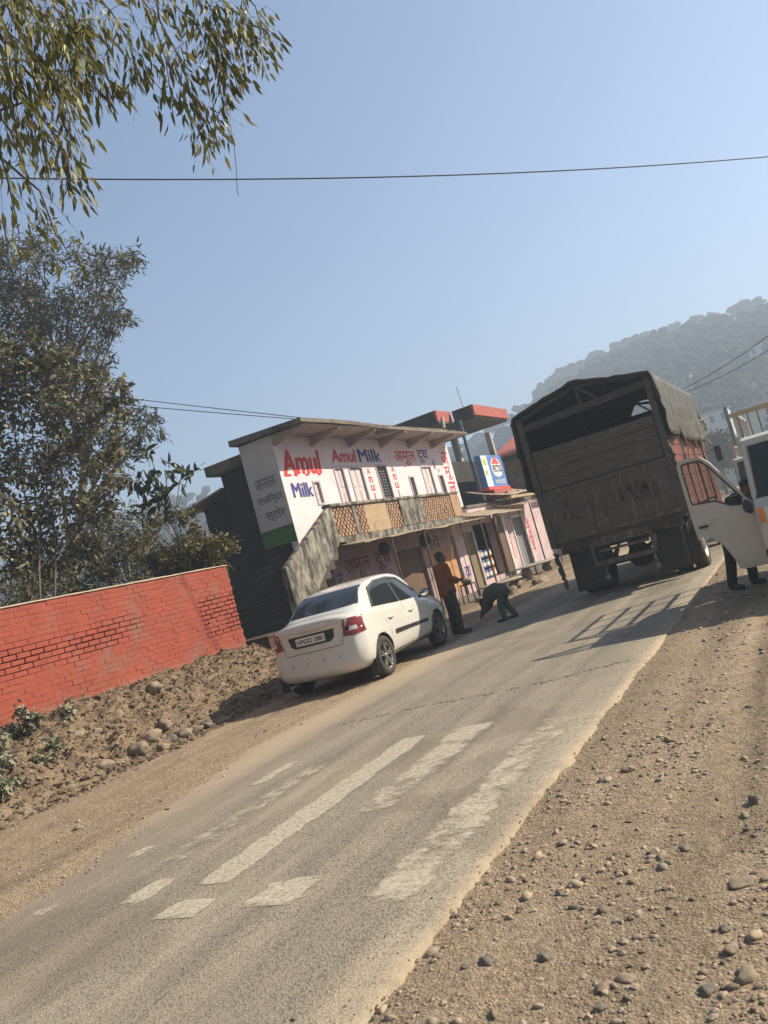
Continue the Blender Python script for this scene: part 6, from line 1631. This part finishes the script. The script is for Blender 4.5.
# litter: dead leaves and twig bits
n = 11000; xs = rng.uniform(-10.15, -8.2, n); ysn = rng.uniform(4.2, 13.4, n)
keep = np.array([x < foot(y)+.25*rng.random() for x, y in zip(xs, ysn)]); xs, ysn = xs[keep], ysn[keep]; n = len(xs)
P = np.array([(x, y, gz(x, y)+.006) for x, y in zip(xs, ysn)])
D = np.concatenate([rng.normal(size=(n,2)), rng.normal(size=(n,1))*.35], 1); Nn = unit(np.array([.35,0,1]) + rng.normal(size=(n,3))*.45)
L_ = rng.uniform(.03,.10,n); W_ = L_*rng.uniform(.2,.55,n)
v, f = leaf_mesh(P, D, Nn, L_, W_)
M['litter'] = leaf_mat('dead_leaves', [(.05,.035,.022),(.12,.085,.055),(.22,.165,.11),(.34,.27,.19)], .85, .05, 3)
tag(link('leaf_litter', raw_mesh('leaf_litter', v, f, 6, M['litter'])), kind='stuff', label='dead leaves and twigs covering the bank', cat='litter')
sp = []
for _ in range(2600):
    x = rng.uniform(-10.1, -8.0); y = rng.uniform(4.2, 13.5)
    if x > foot(y)+.2: continue
    sp.append((x, y, gz(x, y), min(.07, .009*math.exp(rng.normal(.3,.7)))))
tag(pebbles('earth_clods', sp, [mat('clod_dark', (.10,.07,.048), .95, (.16,.115,.08), 9, .6), mat('clod_tan', (.24,.175,.12), .95, (.17,.12,.08), 9, .6)]), kind='stuff', label='clods of earth on the bank', cat='clods')

# ------------------------------------------------------------------ stone slabs, boulders and stool before the shops
def slab(c, sx, sy, h, rz, label):
    T = thing('stone_bench', c, label, 'bench', 'stone slabs along the shop front', rz)
    m = MB(); m.ball((0,0,h), (sx,sy,.06), 18, 8, 0, .25, c[1]); m.build('slab', M['slab'], T)
    for s in (-1,1): m = MB(); m.ball((s*sx*.55,0,h*.45), (.2,.2,h*.5), 12, 8, 0, .35, c[1]+s); m.build('support_stone', M['stone'], T)
slab((-8.6,23.2,0), .75,.35,.32, .9, 'pale flat slab on stones nearest the bending figure'); slab((-9.2,28.6,0), 1.1,.4,.38, 1.2, 'long pale slab on stones nearest the truck')
for i, (x, y, r, lb) in enumerate([(-7.9,21.6,.26,'rounded boulder in front of the nearer slab'),(-7.6,23.6,.24,'boulder lying on the verge close to the truck'),(-8.9,22.0,.18,'small boulder beside the nearer slab'),(-8.8,26.5,.16,'small boulder between the two slabs'),(-9.6,24.4,.15,'small boulder before the shop pillar')]):
    stone(x, y, r, .7, False, lb, 'boulders along the shop front', z=.0, seed=600+i)
T = thing('metal_stool', (-9.3,22.3,.12), 'small dark metal stool with a pale bundle on it, before the shop wall', 'stool')
for a, b_ in ((-.16,-.16),(.16,-.16),(.16,.16),(-.16,.16)): m = MB(); m.tube([(a*1.2,b_*1.2,-.12),(a,b_,.42)], .018, 6); m.build('leg', M['chassis'], T)
m = MB(); m.box((-.19,-.19,.42),(.19,.19,.46)); m.build('seat', M['chassis'], T, bevel=.01)
T = tag(MB().ball((-9.3,22.3,.66),(.16,.14,.085),14,10,0,.35,3).build('cloth_bundle', M['slab'], None, (-9.3,22.3,.58)), 'pale cloth bundle resting on the metal stool', 'bundle')

# ------------------------------------------------------------------ overhead wires, poles
def wire(pts, r, sag, label, n=40):
    P_ = []
    a, b_ = Vector(pts[0]), Vector(pts[1])
    for i in range(n+1):
        t = i/n; p = a.lerp(b_, t); p.z -= sag*4*t*(1-t); P_.append(p)
    m = MB(); m.tube(P_, r, 5); o = m.build('overhead_wire', M['wire'], None, tuple(a)); return tag(o, label, 'wire', 'overhead wires')
A = Vector((-10.04,9.63,9.45)); B_ = Vector((1.09,20.94,8.2)); P_ = []
for i in range(61):
    t = -.6+2.2*i/60; p = A.lerp(B_, t); p.z += .2*4*t*(t-1); P_.append(p)
E0, E1 = P_[0], P_[-1]
m = MB(); m.tube(P_, .013, 5); tag(m.build('overhead_wire', M['wire'], None, tuple(E0)), 'single dark wire crossing the whole sky', 'wire', 'overhead wires')
for p, lb in ((E0,'wooden pole out on the far left holding the sky wire'),(E1,'wooden pole out on the right holding the sky wire')):
    T = thing('utility_pole', (p.x, p.y, 0), lb, 'pole', 'utility poles'); m = MB(); m.tube([(0,0,-.3),(0,0,p.z+.25)], [.13,.09], 10); m.build('pole', M['bark'], T); m = MB(); m.bar((-.5,0,p.z-.1),(.5,0,p.z-.1),.09,.1); m.build('crossarm', M['bark'], T)
m = MB(); m.tube([(-6.92,11.98,9.75),(-6.98,12.0,9.3),(-7.10,12.08,9.0),(-7.30,12.25,8.72),(-7.32,12.27,8.64)], .006, 5)
tag(m.build('hanging_thread', M['wire'], None, (-6.92,11.98,9.75)), 'loose thread dangling across the sky wire', 'thread')
wire(((-21.5,20.6,10.65),(-10.9,24.3,5.87)), .014, .03, 'upper of two wires running from the left trees to the house roof')
wire(((-21.2,20.6,10.2),(-10.7,24.9,5.85)), .014, .05, 'lower of two wires running from the left trees to the house roof')
wire(((-6.6,59.3,7.9),(1.6,50,8.9)), .03, .3, 'upper wire climbing to the right edge above the truck'); wire(((-6.6,59.3,7.7),(1.9,50,8.2)), .024, .35, 'lower wire climbing to the right edge above the truck')
for (x, y, h, lb) in ((-6.6,59.3,8.2,'grey pole hidden behind the truck hood holding the far wires'),(-3.6,58,5.9,'short dark pole in the haze right of the truck')):
    T = thing('utility_pole', (x, y, 0), lb, 'pole', 'utility poles'); m = MB(); m.tube([(0,0,-.3),(0,0,h)], [.16,.12], 10); m.build('pole', M['chassis'], T)
    if h > 7: m = MB(); m.bar((-.6,0,h-.4),(.6,0,h-.4),.1,.12); m.build('crossarm', M['chassis'], T)

# ------------------------------------------------------------------ hazy settlement and trees on the lower slope
def far_house(x, y, w_, d_, h_, mt, label, roof=None, floors=2):
    z = hz(math.degrees(math.atan2(x, y)), math.hypot(x, y)) if math.hypot(x, y) > 90 else 0
    T = thing('hillside_house', (x, y, z), label, 'house', 'houses in the haze')
    n = max(2, int(w_/1.6)); holes = []
    for fl in range(floors):
        for k in range(n):
            a = -w_/2+(k+.5)*w_/n; holes.append((a-.35, a+.35, .9+fl*2.8, 2.1+fl*2.8))
    m = MB(); holed_wall(m, -w_/2, w_/2, -2, h_, holes, -.25, 0, lambda u, v, dd_: (u, -dd_, v)); m.box((-w_/2,.3,-2),(w_/2,d_,h_)); m.build('wall', mt, T)
    m = MB()
    for q in holes: m.box((q[0],.18,q[2]),(q[1],.24,q[3]))
    m.build('windows', M['dark_open'], T)
    m = MB(); m.box((-w_/2-.3,-.4,h_),(w_/2+.3,d_+.2,h_+.25)); m.build('roof', roof or M['concrete'], T)
    return T
far_house(-13.5,150,9,6,5.6, M['signwhite'], 'whitish two-storey house in the haze just right of the truck')
far_house(-3.5,170,7,6,3.0, M['tan_plaster'], 'small tan house in the haze above the mini truck', M['red_roof'], 1)
far_house(-20,185,8,6,5.6, M['grey_plaster'], 'grey house higher on the slope behind the truck hood')
far_house(-1.5,200,6,5,5.6, M['signwhite'], 'pale house highest on the slope at the right edge')
def far_tree(x, y, r, label, zup=0):
    rr = math.hypot(x, y); z = (hz(math.degrees(math.atan2(x, y)), rr) if rr > 90 else 0) + zup
    cl = [(x+rng.uniform(-.4,.4)*r, y+rng.uniform(-.4,.4)*r, z+r*(1.5+rng.uniform(-.35,.4)), r*rng.uniform(.5,.75)) for _ in range(7)]
    tree('round_tree', (x, y, z-.3), cl, label, 'trees in the haze', M['leaf_olive'], M['bark'], 330, .34, .2, .16, twigs=False)
far_tree(-7.6,178,2.3,'round tree standing out in the haze above the mini truck rack')
far_tree(-9.5,74,2.6,'dark tree beyond the truck, nearest its hood')
far_tree(-7.0,82,2.4,'dark tree beyond the truck, left of the short pole')
far_tree(-4.2,90,2.6,'dark tree beyond the truck, right of the short pole')
far_tree(-12.5,95,3.2,'tall dark tree beyond the truck and behind its hood')
far_tree(-1.5,96,2.6,'dark tree in the haze behind the mini truck rack')
